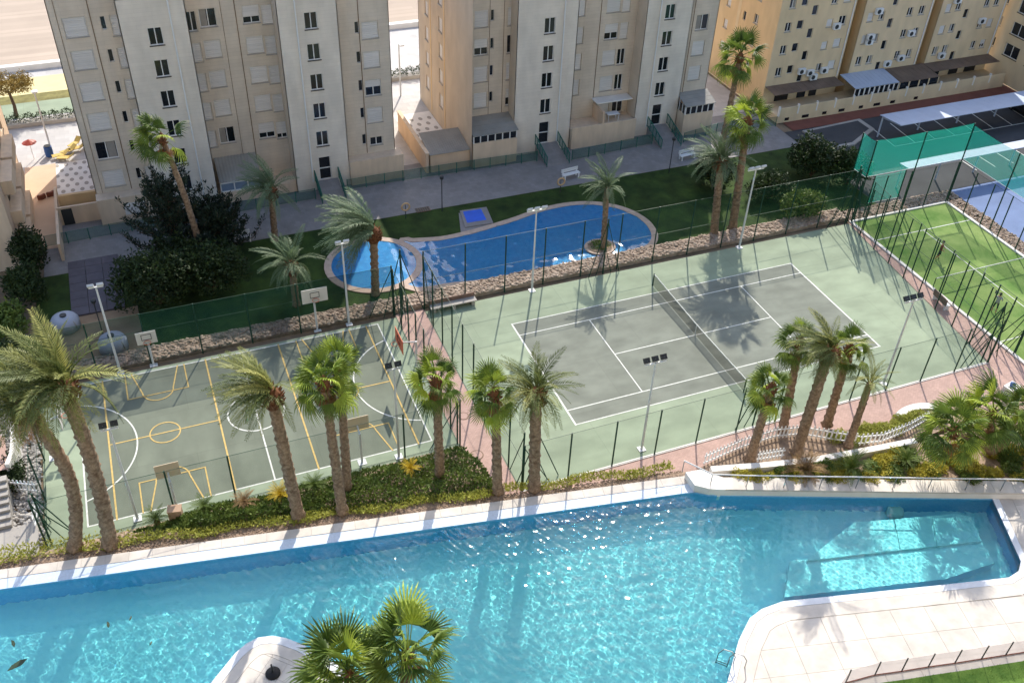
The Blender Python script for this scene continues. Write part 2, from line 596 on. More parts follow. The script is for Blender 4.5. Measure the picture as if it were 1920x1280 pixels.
M_trunk = mat('palm_trunk', srgb(106, 84, 66), 0.95, 0.3, 5.0, col2=srgb(164, 140, 116), bump=1.0, bscale=7)
M_boots = mat('leaf_bases', srgb(112, 74, 50), 0.95, 0.35, 5.0, bump=0.6, bscale=8)
M_bark = mat('bark', srgb(92, 78, 64), 0.95, 0.25, 4.0, bump=0.8, bscale=8)
M_conifer = mat('conifer_leaf', srgb(24, 38, 32), 0.7, col2=srgb(48, 64, 46), vscale=0.9, transl=0.1)
M_shrub_dark = mat('shrub_dark', srgb(26, 42, 22), 0.6, col2=srgb(62, 80, 38), vscale=0.9, rnd=0.12, transl=0.15)
M_hedge = mat('hedge_leaf', srgb(64, 88, 38), 0.6, col2=srgb(118, 136, 62), vscale=1.3, rnd=0.1, transl=0.2)
M_cover = mat('ground_cover', srgb(146, 152, 66), 0.7, col2=srgb(190, 190, 98), vscale=1.8, transl=0.25)
M_yellow_bush = mat('yellow_bush', srgb(136, 134, 52), 0.7, col2=srgb(204, 190, 76), vscale=2.2, rnd=0.15, transl=0.2)
M_autumn = mat('autumn_leaf', srgb(110, 92, 44), 0.7, col2=srgb(160, 136, 70), vscale=0.8, transl=0.2)
M_skin = mat('skin', srgb(190, 140, 112), 0.6)
M_red = mat('red_paint', srgb(160, 72, 56), 0.5, 0.05, 2)
M_orange = mat('orange_paint', srgb(206, 108, 76), 0.6, 0.05, 2)
M_blue_p = mat('blue_plastic', srgb(44, 84, 150), 0.5, 0.05, 2)
M_yel_p = mat('yellow_plastic', srgb(200, 172, 92), 0.6, 0.05, 2)
M_black = mat('black_rubber', srgb(30, 30, 32), 0.6, 0.05, 2)
M_cloth_dark = mat('dark_cloth', srgb(52, 54, 62), 0.9, 0.05, 2)
M_cloth_red = mat('rust_cloth', srgb(122, 66, 50), 0.9, 0.05, 2)
M_cloth_grey = mat('pale_cloth', srgb(170, 172, 172), 0.9, 0.05, 2)
M_hair = mat('hair', srgb(48, 36, 28), 0.8)
M_pool_floor = caustic_mosaic_mat('pool_mosaic', srgb(236, 250, 252), srgb(224, 246, 250), srgb(210, 240, 248), 2.6, 1)
M_pool_wall = caustic_mosaic_mat('pool_wall_mosaic', srgb(140, 205, 238), srgb(120, 190, 232), srgb(100, 176, 224), 6, 1)
M_pool_shelf = caustic_mosaic_mat('pool_shelf_mosaic', srgb(240, 250, 250), srgb(228, 244, 248), srgb(212, 238, 244), 5.5, 1)
M_garden_pool = caustic_mosaic_mat('garden_pool_mosaic', srgb(84, 170, 222), srgb(62, 152, 214), srgb(46, 134, 202), 3, 1)
M_water = water_mat('pool_water', (0.30, 0.97, 1.0))
M_water_g = water_mat('garden_pool_water', (0.45, 0.86, 0.97))
M_foot = mat('foot_bath_blue', srgb(44, 100, 214), 0.5, 0.1, 1.5)

# ------------------------------------------------------------------ ground sheets
structure(MB().sheet([(-700, 46), (-700, 4), (-62, -2.9), (-19.4, -10.2), (-7.7, -12.2), (0, -14.6), (18, -21), (900, -21), (900, 46)][::-1], -.06).sheet([(-700, 46), (900, 46), (900, -500), (-700, -500)][::-1], -1.8).build('ground', M_earth), 'bare brown earth around the gardens and courts', 'ground')
structure(MB().sheet([(-300, 61.9), (500, 61.9), (500, 900), (-300, 900)], -0.03).build('beach', M_sand), 'raked pale sand beach beyond the promenade', 'beach')
structure(MB().sheet([(-300, 44.5), (500, 44.5), (500, 61.9), (-300, 61.9)], -0.02).build('promenade', M_prom), 'pale paved promenade between towers and beach', 'pavement')
structure(MB().box(-300, 500, 61.5, 62.2, -0.02, 0.55).build('beach_wall', M_white), 'low white wall between promenade and sand', 'wall')
structure(MB().sheet([(-46, 30.2), (24.5, 30.2), (24.5, 44.5), (-46, 44.5)], 0.0).build('pavement', M_prom), 'pale paving between and behind the towers', 'pavement')
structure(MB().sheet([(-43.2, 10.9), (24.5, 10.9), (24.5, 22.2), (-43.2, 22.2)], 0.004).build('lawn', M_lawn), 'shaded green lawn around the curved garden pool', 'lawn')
structure(MB().sheet([(-42.6, 22.2), (24.5, 22.2), (24.5, 30.2), (-42.6, 30.2)], 0.02).build('walkway', M_walk), 'grey tiled walkway in front of the beige towers', 'path')
structure(MB().sheet([(-10.51, 20.965), (-8.074, 20.869), (-8.503, 18.099), (-11.323, 18.113)], 0.03).build('pool_approach_paving', M_walk), 'short paved approach to the garden pool', 'path')

# ------------------------------------------------------------------ tennis court
def line_seg(parent, p, q, w, z, m, name='line'):
    p, q = Vector((*p, 0)), Vector((*q, 0))
    d = (q - p).normalized()
    n = Vector((-d.y, d.x, 0)) * w / 2
    e = d * w / 2
    vs = [p - e - n, q + e - n, q + e + n, p - e + n]
    return MB().add([(v.x, v.y, z) for v in vs], [(0, 1, 2, 3)]).build(name, m, parent)

def line_arc(parent, c, r, a0, a1, w, z, m, n=40, clip=None, name='line'):
    mb = MB()
    vs = []
    for i in range(n + 1):
        t = a0 + (a1 - a0) * i / n
        for rr in (r - w / 2, r + w / 2):
            vs.append((c[0] + rr * math.cos(t), c[1] + rr * math.sin(t), z))
    mb.add(vs, [(2 * i, 2 * i + 1, 2 * i + 3, 2 * i + 2) for i in range(n)])
    return mb.build(name, m, parent)

tc_root = thing('tennis_court', 'green hard tennis court with grey playing area and white lines', 'tennis court', kind='structure')
MB().sheet([(-17.3, -9.45), (18.0, -9.45), (20.1, 8.95), (-17.3, 8.95)], 0.012).build('surround', M_court_green, tc_root)
MB().sheet([(-11.885, -5.485), (11.885, -5.485), (11.885, 5.485), (-11.885, 5.485)], 0.016).build('playing_surface', M_tennis_grey, tc_root)
Z = 0.021
A, B, C_, D = 11.885, 5.485, 4.115, 6.40
for k, (p, q, w) in enumerate([((-A, -B), (-A, B), .10), ((A, -B), (A, B), .10), ((-A, -B), (A, -B), .06), ((-A, B), (A, B), .06),
                ((-A, -C_), (A, -C_), .06), ((-A, C_), (A, C_), .06), ((-D, -C_), (-D, C_), .06), ((D, -C_), (D, C_), .06), ((-D, 0), (D, 0), .06)]):
    line_seg(tc_root, p, q, w + .02, Z + 0.001 * k, M_line_white)

net = thing('tennis_net', 'dark sagging tennis net with white tape across the grey court', 'net', (0, 0, 0))
for sy in (-1, 1):
    MB().bar((0, sy * 6.4, 0), (0, sy * 6.4, 1.12), 0.05, 8).build('post', M_green_post, net)
nn = 16
vs, tp = [], []
for i in range(nn + 1):
    y = -6.4 + 12.8 * i / nn
    zt = 0.93 + 0.14 * (abs(y) / 6.4) ** 1.4
    vs += [(0, y, 0.06), (0, y, zt)]
MB().add(vs, [(2 * i, 2 * i + 2, 2 * i + 3, 2 * i + 1) for i in range(nn)]).build('netting', M_net_dark, net)
tb = MB()
for i in range(nn):
    p, q = Vector(vs[2 * i + 1]), Vector(vs[2 * i + 3])
    tb.obox((p + q) / 2, ((0, 1, 0), (1, 0, 0), (0, 0, 1)), (q - p).length / 2, 0.02, 0.035)
tb.build('tape', M_line_white, net)
MB().box(-0.025, 0.025, -0.03, 0.03, 0.02, 0.9).build('centre_strap', M_line_white, net)

# ------------------------------------------------------------------ basketball court
bb = thing('basketball_court', 'green and grey basketball court painted with white and yellow lines', 'basketball court', kind='structure')
MB().sheet([(-43.1, -4.75), (-19.4, -4.75), (-19.4, 8.95), (-43.1, 8.95)], 0.012).build('surround', M_court_green, bb)
X0, X1, Y0, Y1 = -40.9, -20.9, -3.75, 8.65
YC = (Y0 + Y1) / 2
MB().sheet([(X0, Y0), (X1, Y0), (X1, Y1), (X0, Y1)], 0.016).build('playing_surface', M_bb_grey, bb)
z = 0.021
for (p, q) in (((X0, Y0), (X1, Y0)), ((X0, Y1), (X1, Y1)), ((X0, Y0), (X0, Y1)), ((X1, Y0), (X1, Y1)), ((-30.55, Y0), (-30.55, Y1))):
    line_seg(bb, p, q, 0.09, z, M_line_white)
    z += 0.001
line_arc(bb, (-30.55, YC), 1.75, 0, 2 * PI, 0.09, 0.027, M_line_white)
t = math.acos(1.3 / 4.45)
line_arc(bb, (-42.2, YC), 4.45, -t, t, 0.09, 0.028, M_line_white)
t = math.acos(1.25 / 4.45)
line_arc(bb, (-19.65, YC), 4.45, PI - t, PI + t, 0.09, 0.029, M_line_white)
for cx, hw in ((-36.1, 3.27), (-24.85, 3.1)):
    z = 0.031
    for sx in (-1, 1):
        line_seg(bb, (cx + sx * hw, Y0), (cx + sx * hw, Y1), 0.10, z, M_line_yellow)
    line_seg(bb, (cx - hw, YC), (cx + hw, YC), 0.08, z + .001, M_line_yellow)
    line_arc(bb, (cx, YC), 0.9, 0, 2 * PI, 0.08, z + .002, M_line_yellow)
    for (ye, s) in ((Y0, 1), (Y1, -1)):
        for sx in (-1, 1):
            line_seg(bb, (cx + sx * 1.87, ye), (cx + sx * 1.87, ye + s * 2.4), 0.08, z + .003, M_line_yellow)
            line_seg(bb, (cx + sx * 1.45, ye), (cx + sx * 0.95, ye + s * 2.1), 0.08, z + .004, M_line_yellow)
        line_seg(bb, (cx - 1.87, ye + s * 2.4), (cx + 1.87, ye + s * 2.4), 0.08, z + .005, M_line_yellow)
        line_arc(bb, (cx, ye + s * 2.1), 0.95, 0 if s > 0 else PI, PI if s > 0 else 2 * PI, 0.08, z + .006, M_line_yellow, 20)

def hoop(label, loc, rz, h, bw, bh, reach, m_board, group='basketball hoops'):
    t = thing('basketball_hoop', label, 'basketball hoop', loc, rz, group)      # board faces local +Y
    MB().bar((0, 0, 0), (0, 0, h - .2), 0.07, 8).bar((0, 0, h - .25), (0, reach, h), 0.05, 6).box(-.25, .25, -.25, .25, 0, .04).build('post', M_pole, t)
    b = MB().box(-bw / 2, bw / 2, reach, reach + .04, h - bh * .35, h + bh * .65).build('backboard', m_board, t)
    f = MB()
    y = reach + .045
    for (a, c) in (((-.3, h), (.3, h)), ((-.3, h + .42), (.3, h + .42)), ((-.3, h), (-.3, h + .42)), ((.3, h), (.3, h + .42))):
        f.bar((a[0], y, a[1]), (c[0], y, c[1]), 0.025, 4)
    f.build('target_frame', M_dark_metal, b)
    r = MB()
    pts = [(0.23 * math.cos(2 * PI * i / 14), reach + .30 + .23 * math.sin(2 * PI * i / 14), h - .05) for i in range(15)]
    r.tube(pts, 0.018, 5, False)
    r.build('rim', M_orange, t)
    nb = MB()
    for i in range(14):
        a, c = pts[i], pts[(i + 1) % 14]
        k = 0.6
        cx, cy = 0, reach + .30
        lo = lambda q: (cx + (q[0] - cx) * k, cy + (q[1] - cy) * k, h - .45)
        nb.add([a, c, lo(c), lo(a)], [(0, 1, 2, 3)])
    nb.build('net', M_fence_mesh, t)
    return t
M_board = mat('backboard_grey', srgb(206, 204, 198), 0.6, 0.05, 1.0)
M_board_b = mat('backboard_beige', srgb(196, 180, 156), 0.7, 0.06, 1.0)
hoop('white basketball backboard on far side of court, beside left floodlight', (-36.1, 9.3, 0), PI, 2.55, 1.25, .95, .5, M_board)
hoop('white basketball backboard on far side of court, near brick path', (-25.05, 9.4, 0), PI, 3.2, 1.75, 1.1, .5, M_board)
hoop('beige basketball backboard seen from behind above hedge, on the left', (-36.15, -4.2, 0), 0, 2.6, 1.3, 1.0, .5, M_board_b)
hoop('beige basketball backboard seen from behind, behind the fan palms', (-25.4, -4.1, 0), 0, 2.6, 1.4, 1.0, .5, M_board_b)
hoop('tall basketball hoop with red edged board at the brick path end', (-19.9, YC, 0), PI / 2, 3.1, 1.7, 1.1, 1.1, M_orange)
hoop('tall basketball hoop at the end beside the rubble bank', (-42.5, YC, 0), -PI / 2, 3.1, 1.7, 1.1, 1.1, M_board)

# ------------------------------------------------------------------ brick paths
structure(MB().sheet([(-19.4, -9.9), (-17.3, -10.2), (-17.3, 9.3), (-19.4, 9.3)], 0.008).build('brick_path', M_brick_path), 'narrow pink brick path between the two courts', 'path')
structure(MB().sheet([(-17.3, -10.3), (-7.2, -11.6), (0, -12.6), (6, -13.4), (30, -14), (30, -9.45), (-17.3, -9.45)], 0.006).build('brick_path', M_brick_path), 'wide pink brick path along the near side of tennis court', 'path')
structure(MB().add([(18.0, -9.45, .009), (20.3, -11.2, .009), (20.3, 9.0, .009), (20.1, 9.0, .009)], [(0, 1, 2, 3)]).build('brick_path', M_brick_path), 'pink brick path between tennis court and padel court', 'path')
cb = MB().box(-17.3, 18.0, -9.62, -9.45, 0.0, 0.05).build('court_kerb', M_white)
structure(cb, 'thin pale kerb along the near edge of tennis court', 'kerb')

# ------------------------------------------------------------------ padel court
pd = thing('padel_court', 'bright green turf padel court with white lines', 'padel court', kind='structure')
PX0, PX1, PY0, PY1 = 20.5, 30.5, -11.0, 9.0
MB().sheet([(PX0, PY0), (PX1, PY0), (PX1, PY1), (PX0, PY1)], 0.014).build('turf', M_turf, pd)
for (p, q) in (((PX0, 6.05), (PX1, 6.05)), ((PX0, -8.0), (PX1, -8.0)), ((25.5, -8.0), (25.5, 6.05))):
    line_seg(pd, p, q, 0.08, 0.02, M_line_white)
for (a, b, c, d) in ((PX0 - .25, PX0, PY0 - .2, PY1 + .2), (PX1, PX1 + .25, PY0 - .2, PY1 + .2), (PX0, PX1, PY1, PY1 + .2)):
    MB().box(a, b, c, d, 0, 0.12).build('kerb', M_white, pd)
pn = thing('padel_net', 'low dark padel net with white tape on green turf', 'net', (25.5, -0.95, 0))
MB().add([(-5, 0, .05), (5, 0, .05), (5, 0, .86), (-5, 0, .86)], [(0, 1, 2, 3)]).build('netting', M_fence_mesh, pn)
MB().box(-5, 5, -.02, .02, .84, .92).build('tape', M_line_white, pn)
MB().box(-.04, .04, -.025, .025, .05, .84).build('centre_strap', M_line_white, pn)
for sx in (-1, 1):
    MB().bar((5 * sx, 0, 0), (5 * sx, 0, .95), .04, 6).build('post', M_green_post, pn)

# ------------------------------------------------------------------ near terrace: pool, decks
ZD, ZW = 0.80, 0.70
UP = 1.30
P0, P1 = (-62.0, -3.05), (-7.7, -12.4)            # far edge of the paved strip
dv = Vector((P1[0] - P0[0], P1[1] - P0[1])).normalized()
nv_ = Vector((dv.y, -dv.x))                         # towards the camera
def off(p, d):
    return (p[0] + nv_.x * d, p[1] + nv_.y * d)
E0, E1 = off(P0, .62), off(P1, .58)
W0, W1 = off(P0, 1.30), off(P1, 1.28)
WATER = [W0, (-8.62, -13.56), (-8.03, -13.74), (-7.45, -14.15), (-6.6, -14.5), (8.17, -20.15), (6.3, -24.29), (5.7, -24.75), (4.85, -24.9), (1.3, -24.08), (-7.6, -21.93),
         (-8.9, -21.95), (-9.8, -22.21), (-11.01, -23.11), (-11.9, -24.0), (-12.83, -24.96), (-16.5, -29), (-20, -34), (-26, -34), (-28.6, -19.6), (-30.77, -16.62), (-31.5, -15.75),
         (-32.16, -15.15), (-32.73, -14.80), (-33.4, -14.66), (-34.0, -14.80), (-34.6, -15.15), (-35.94, -16.38), (-38.5, -18.9), (-45, -26), (-62, -26)]
def ring_wall(mb, poly, z0, z1):
    n = len(poly)
    for i in range(n):
        a, b = poly[i], poly[(i + 1) % n]
        mb.add([(*a, z0), (*b, z0), (*b, z1), (*a, z1)], [(0, 1, 2, 3)])
    return mb
basin = thing('swimming_pool', 'large turquoise mosaic swimming pool in the foreground', 'swimming pool', kind='structure')
ZF = -1.05
MB().sheet(WATER, ZF).build('floor', M_pool_floor, basin)
ring_wall(MB(), WATER, ZF, ZD).build('wall', M_pool_wall, basin)
# shallow shelf of pale slabs at the right end
sh = [(-0.341, -18.519), (5.694, -20.04), (6.385, -20.677), (5.63, -22.19), (-4.588, -19.871)]
a, b, c, d, e = [Vector(q) for q in sh]
cuts = [(a, e), (Vector((1.987, -19.158)), Vector((0.842, -21.078))), (Vector((4.244, -19.683)), Vector((2.994, -21.588))), (b, d)]
for i in range(3):
    (p, q), (r, s) = cuts[i], cuts[i + 1]
    g = (r - p) * 0.006
    poly = [p + g, q + g, s - g, r - g]
    if i == 2:
        poly = [p + g, q + g, d, c, b]
    MB().prism([tuple(v) for v in poly], ZF + .01, 0.22).build('shelf_slab', M_pool_shelf, basin)
MB().prism([(-5.335, -19.506), (5.729, -22.093), (5.345, -23.588), (1.976, -23.499), (-6.998, -21.444)], ZF + .012, 0.0).build('step', M_pool_shelf, basin)
# water body
pw_o = wave_sheet('pool_water', 'rippled turquoise water of the large foreground pool', [(-50, -6.45)] + WATER[1:-1] + [(-50, -26)], ZW - .02, .042, wave_set(56, .15, .75, .08, 5), M_water)
pw_o.cycles.is_caustics_caster = True
for c in basin.children:
    c.cycles.is_caustics_receiver = True

# sloping mosaic overflow edge
ed = MB()
n = 1
ed.add([(*E0, ZD - .02), (*E1, ZD - .02), (*off(W1, -.004), ZD - .07), (*off(W0, -.004), ZD - .07), (*E0, ZF), (*E1, ZF), (*off(W1, -.004), ZF), (*off(W0, -.004), ZF)],
       [(3, 2, 1, 0), (0, 1, 5, 4), (2, 3, 7, 6)])
structure(ed.build('pool_overflow_edge', M_edge_mosaic), 'pale blue mosaic overflow edge along the far side of pool', 'pool edge')
# paved strip of long slabs
strip = thing('pool_deck_strip', 'narrow cream stone deck between planting bed and pool edge', 'deck', kind='structure')
L = (Vector(P1) - Vector(P0)).length
k = 0
s = 14.0
while s < L - .1:
    e_ = min(s + 1.18, L)
    a = (P0[0] + dv.x * s, P0[1] + dv.y * s)
    b = (P0[0] + dv.x * e_, P0[1] + dv.y * e_)
    MB().prism([a, b, off(b, .60), off(a, .60)][::-1], ZD - .25, ZD + .005 * random.random()).build('slab', M_deck, strip)
    s += 1.19

# ------------------------------------------------------------------ planting bed between courts and deck
bed = MB()
far_edge = [(-62, -1.5), (-43.1, -4.75), (-19.4, -4.75), (-18.6, -9.2), (-17.3, -10.1), (-12, -10.6), (-7.2, -11.4)]
def near_at(x):
    t = (x - P0[0]) / (P1[0] - P0[0])
    return (x, P0[1] + (P1[1] - P0[1]) * t)
xs = sorted(set([-62, -56, -50, -46, -43.1, -40, -36, -32, -28, -24, -21, -19.4, -18.6, -17.3, -15, -12, -9.5, -7.7]))
def far_at(x):
    for i in range(len(far_edge) - 1):
        (a, b), (c, d) = far_edge[i], far_edge[i + 1]
        if a <= x <= c:
            return b + (d - b) * (x - a) / (c - a)
    return far_edge[-1][1]
rows = 7
vs = []
for x in xs:
    yf, yn = far_at(x), near_at(x)[1] + .02
    for j in range(rows):
        t = j / (rows - 1)
        vs.append((x, yf + (yn - yf) * t, 0.01 + (ZD - .06) * min(1, t * 1.5) + (0.04 * math.sin(x * 3 + j) if 0 < j < rows - 1 else 0)))
bed.add(vs, [(i * rows + j, (i + 1) * rows + j, (i + 1) * rows + j + 1, i * rows + j + 1) for i in range(len(xs) - 1) for j in range(rows - 1)])
structure(bed.build('planting_bed', M_mulch), 'sloping brown mulch bed between the courts and the pool deck', 'flower bed')
def bed_z(x, y):
    yf, yn = far_at(x), near_at(x)[1] + .02
    t = max(0, min(1, (y - yf) / (yn - yf)))
    return 0.01 + (ZD - .06) * min(1, t * 1.5)

# upper deck on the right, retaining wall above the water
updeck = thing('upper_deck', 'cream stone walkway above the pool behind the long handrail', 'deck', kind='structure')
edge = [(-8.12, -13.58), (-7.95, -13.72), (-7.45, -14.13), (-6.9, -14.38), (-6.6, -14.49)]
u = Vector((8.17 + 6.6, -20.15 + 14.5)).normalized()
un = Vector((-u.y, u.x))                            # away from camera
for i in range(19):
    a = Vector((-6.6, -14.49)) + u * (i * 1.22)
    b = Vector((-6.6, -14.49)) + u * (i * 1.22 + 1.205)
    MB().prism([tuple(a), tuple(b), tuple(b + un * .95), tuple(a + un * .95)], UP - .12, UP + .003 * random.random()).build('slab', M_deck, updeck)
pts = [tuple(Vector(q)) for q in edge]
inn = [(-8.12, -12.5), (-7.2, -12.6), (-6.6 + un.x * .95, -14.49 + un.y * .95)]
MB().prism(pts + [inn[2], inn[1], inn[0]], 0.2, UP - .003).build('corner_slab', M_white, updeck)
wl = MB()
a, b = Vector((-6.6, -14.49)), Vector((-6.6, -14.49)) + u * 24
wl.prism([tuple(a), tuple(b), tuple(b + un * .25), tuple(a + un * .25)], ZF, UP - .13)
wl.build('retaining_wall', M_white, updeck)

# planted slope behind the upper deck
gs = MB()
gp = [(-7.2, -12.6), (-6.3, -13.5), (18, -22.9), (30, -24), (30, -14.3), (12, -14.7), (6.5, -15.1), (3.2, -14.75), (-.4, -14.35), (-3.6, -13.65), (-6.5, -12.9)]
gs.sheet(gp[::-1], 1.02)
g_o = gs.build('garden_slope', M_mulch)
structure(g_o, 'planted garden bed behind the upper deck on the right', 'flower bed')

# lower right deck of large slabs
lower = thing('lower_deck', 'broad cream slab deck at the lower right pool corner', 'deck', kind='structure')
LD = [(8.17, -20.15), (6.3, -24.29), (5.7, -24.75), (4.85, -24.9), (1.3, -24.08), (-7.6, -21.93), (-8.9, -21.95), (-9.8, -22.21), (-11.01, -23.11), (-11.9, -24.0), (-12.83, -24.96), (-16.5, -29), (-20, -34),
      (-20, -45), (14, -45), (14, -22.5)]
MB().prism(LD, 0.0, ZD - .035).build('base', M_grout, lower)
def clip_poly(poly, px, py, nx, ny):
    out = []
    n = len(poly)
    for i in range(n):
        a, b = poly[i], poly[(i + 1) % n]
        da = (a[0] - px) * nx + (a[1] - py) * ny
        db = (b[0] - px) * nx + (b[1] - py) * ny
        if da >= 0:
            out.append(a)
        if da * db < 0:
            t = da / (da - db)
            out.append((a[0] + (b[0] - a[0]) * t, a[1] + (b[1] - a[1]) * t))
    return out
def inset(poly, d):
    """offset an open polyline to its left by d"""
    out = []
    for i, p in enumerate(poly):
        a, b = Vector(poly[max(i - 1, 0)]), Vector(poly[min(i + 1, len(poly) - 1)])
        t = (b - a).normalized()
        out.append((p[0] - t.y * d, p[1] + t.x * d))
    return out
rim = LD[0:13]
r1 = inset(rim, .38)
r2 = inset(rim, 1.15)
def band(parent, o, i_, m, name, z, step):
    k = 0
    while k < len(o) - 1:
        j = min(k + step, len(o) - 1)
        MB().prism(o[k:j + 1] + i_[k:j + 1][::-1], ZD - .2, z).build(name, m, parent)
        k = j
band(lower, rim, r1, M_coping, 'coping', ZD + .004, 12)
r1b = inset(rim, .40)
band(lower, r1b, r2, M_deck, 'border_slab', ZD, 2)
# field slabs: grid aligned with the near pool edge
uu = Vector((-7.6 - 1.3, -21.93 + 24.08)).normalized()      # along edge
vv = Vector((uu.y, -uu.x))
if vv.y > 0:
    vv = -vv
field = inset(rim, 1.17) + [(-20, -45), (14, -45), (14, -22.5), (8.17, -20.15)]
org = Vector((1.3, -24.08))
fs = []
for i in range(-8, 16):
    for j in range(0, 12):
        pass
convex_field = field
def in_poly(pt, poly):
    x, y = pt
    c = False
    n = len(poly)
    for i in range(n):
        (x1, y1), (x2, y2) = poly[i], poly[(i + 1) % n]
        if (y1 > y) != (y2 > y) and x < (x2 - x1) * (y - y1) / (y2 - y1) + x1:
            c = not c
    return c
for i in range(-8, 11):
    for j in range(-6, 8):
        a = org + uu * (i * 1.9) + vv * (1.2 + j * 1.5)
        q = [a, a + uu * 1.885, a + uu * 1.885 + vv * 1.485, a + vv * 1.485]
        q = [tuple(p) for p in q]
        ins = [in_poly(p, field) for p in q]
        if all(ins):
            MB().prism(q[::-1] if (Vector(q[1]) - Vector(q[0])).cross(Vector(q[2]) - Vector(q[1])) < 0 else q, ZD - .15, ZD - .002 + .004 * random.random()).build('slab', M_deck, lower)
        elif any(ins):
            poly = q
            # cut by the curved border
            rr = inset(rim, 1.17)
            for k in range(len(rr) - 1):
                p0, p1 = Vector(rr[k]), Vector(rr[k + 1])
                t = (p1 - p0).normalized()
                cq = sum((Vector(v) for v in q), Vector((0, 0))) / 4
                tt = max(0, min((p1 - p0).length, (cq - p0).dot(t)))
                near = (p0 + t * tt - cq).length < 1.9
                if near:
                    poly = clip_poly(poly, p0.x, p0.y, -t.y, t.x)
                if len(poly) < 3:
                    break
            if len(poly) >= 3:
                c = (Vector(poly[1]) - Vector(poly[0])).cross(Vector(poly[2]) - Vector(poly[1]))
                MB().prism(poly[::-1] if c < 0 else poly, ZD - .15, ZD - .003).build('slab', M_deck, lower)

# peninsula deck at the bottom
pen = thing('peninsula_deck', 'rounded cream slab deck jutting into the pool at the bottom', 'deck', kind='structure')
PN = [(-26, -34), (-28.6, -19.6), (-30.77, -16.62), (-31.5, -15.75), (-32.16, -15.15), (-32.73, -14.80), (-33.4, -14.66), (-34.0, -14.80), (-34.6, -15.15), (-35.94, -16.38), (-38.5, -18.9), (-45, -26)]
rp1 = inset(PN, .42)
rp2 = inset(PN, 1.0)
band(pen, PN, rp1, M_coping, 'coping', ZD + .004, 12)
rp1b = inset(PN, .44)
band(pen, rp1b, rp2, M_deck, 'border_slab', ZD, 2)
MB().prism(rp2 + [(-45, -30), (-40, -38), (-30, -38)][::1], 0.0, ZD - .03).build('base', M_grout, pen)
fld = inset(PN, 1.02)
for i in range(-10, 10):
    for j in range(-6, 10):
        a = Vector((-33, -16.0)) + Vector((.72, -.70)) * (i * .9) + Vector((-.70, -.72)) * (j * .9)
        q = [a, a + Vector((.72, -.70)) * .885, a + Vector((.72, -.70)) * .885 + Vector((-.70, -.72)) * .885, a + Vector((-.70, -.72)) * .885]
        q = [tuple(p) for p in q]
        big = fld + [(-45, -30), (-30, -38)]
        ins = [in_poly(p, big) for p in q]
        if all(ins) and a.y > -24:
            MB().prism(q[::-1], ZD - .15, ZD - .002).build('slab', M_deck, pen)
        elif any(ins) and a.y > -24:
            poly = q
            for k in range(len(fld) - 1):
                p0, p1 = Vector(fld[k]), Vector(fld[k + 1])
                t = (p1 - p0).normalized()
                if min((Vector(v) - p0).length for v in q) < 2.2 or min((Vector(v) - p1).length for v in q) < 2.2:
                    poly = clip_poly(poly, p0.x, p0.y, -t.y, t.x)
                if len(poly) < 3:
                    break
            if len(poly) >= 3:
                c = (Vector(poly[1]) - Vector(poly[0])).cross(Vector(poly[2]) - Vector(poly[1]))
                MB().prism(poly[::-1] if c < 0 else poly, ZD - .15, ZD - .003).build('slab', M_deck, pen)

# ------------------------------------------------------------------ rubble strips
def rubble(name, label, poly_fn, n, smin, smax, m):
    c = poly_fn(n)
    s = RNG.uniform(smin, smax, n)
    o = link(name, stones_mesh(name, c, s), m)
    o['kind'] = 'stuff'
    o['label'] = label
    o['category'] = 'stones'
    return o
wall_st = MB().box(-43.1, 20.3, 9.45, 11.0, -0.05, 0.28).build('rubble_bank', M_stone)
structure(wall_st, 'low raised stone bank behind the far court fence', 'bank')
rubble('rubble_stones', 'pinkish rubble stones along the far court fence', lambda n: np.stack([RNG.uniform(-43, 20.2, n), RNG.uniform(9.5, 10.95, n), RNG.uniform(.26, .34, n)], 1), 5200, .08, .19, M_stone)
rubble('rubble_stones', 'pinkish rubble stones behind the padel court', lambda n: np.stack([RNG.uniform(20.4, 31, n), RNG.uniform(9.3, 10.7, n), RNG.uniform(.0, .1, n)], 1), 1100, .08, .17, M_stone)
rubble('rubble_stones', 'pinkish rubble stones between padel court and blue court', lambda n: np.stack([RNG.uniform(30.8, 32.3, n), RNG.uniform(-10, 10.6, n), RNG.uniform(.0, .1, n)], 1), 1800, .08, .17, M_stone)
rubble('rubble_stones', 'grey rubble stones covering the bank left of basketball court', lambda n: np.stack([RNG.uniform(-46.2, -43.2, n), RNG.uniform(-4.5, 8.5, n), RNG.uniform(.0, .15, n)], 1), 2600, .08, .19, M_stone_g)

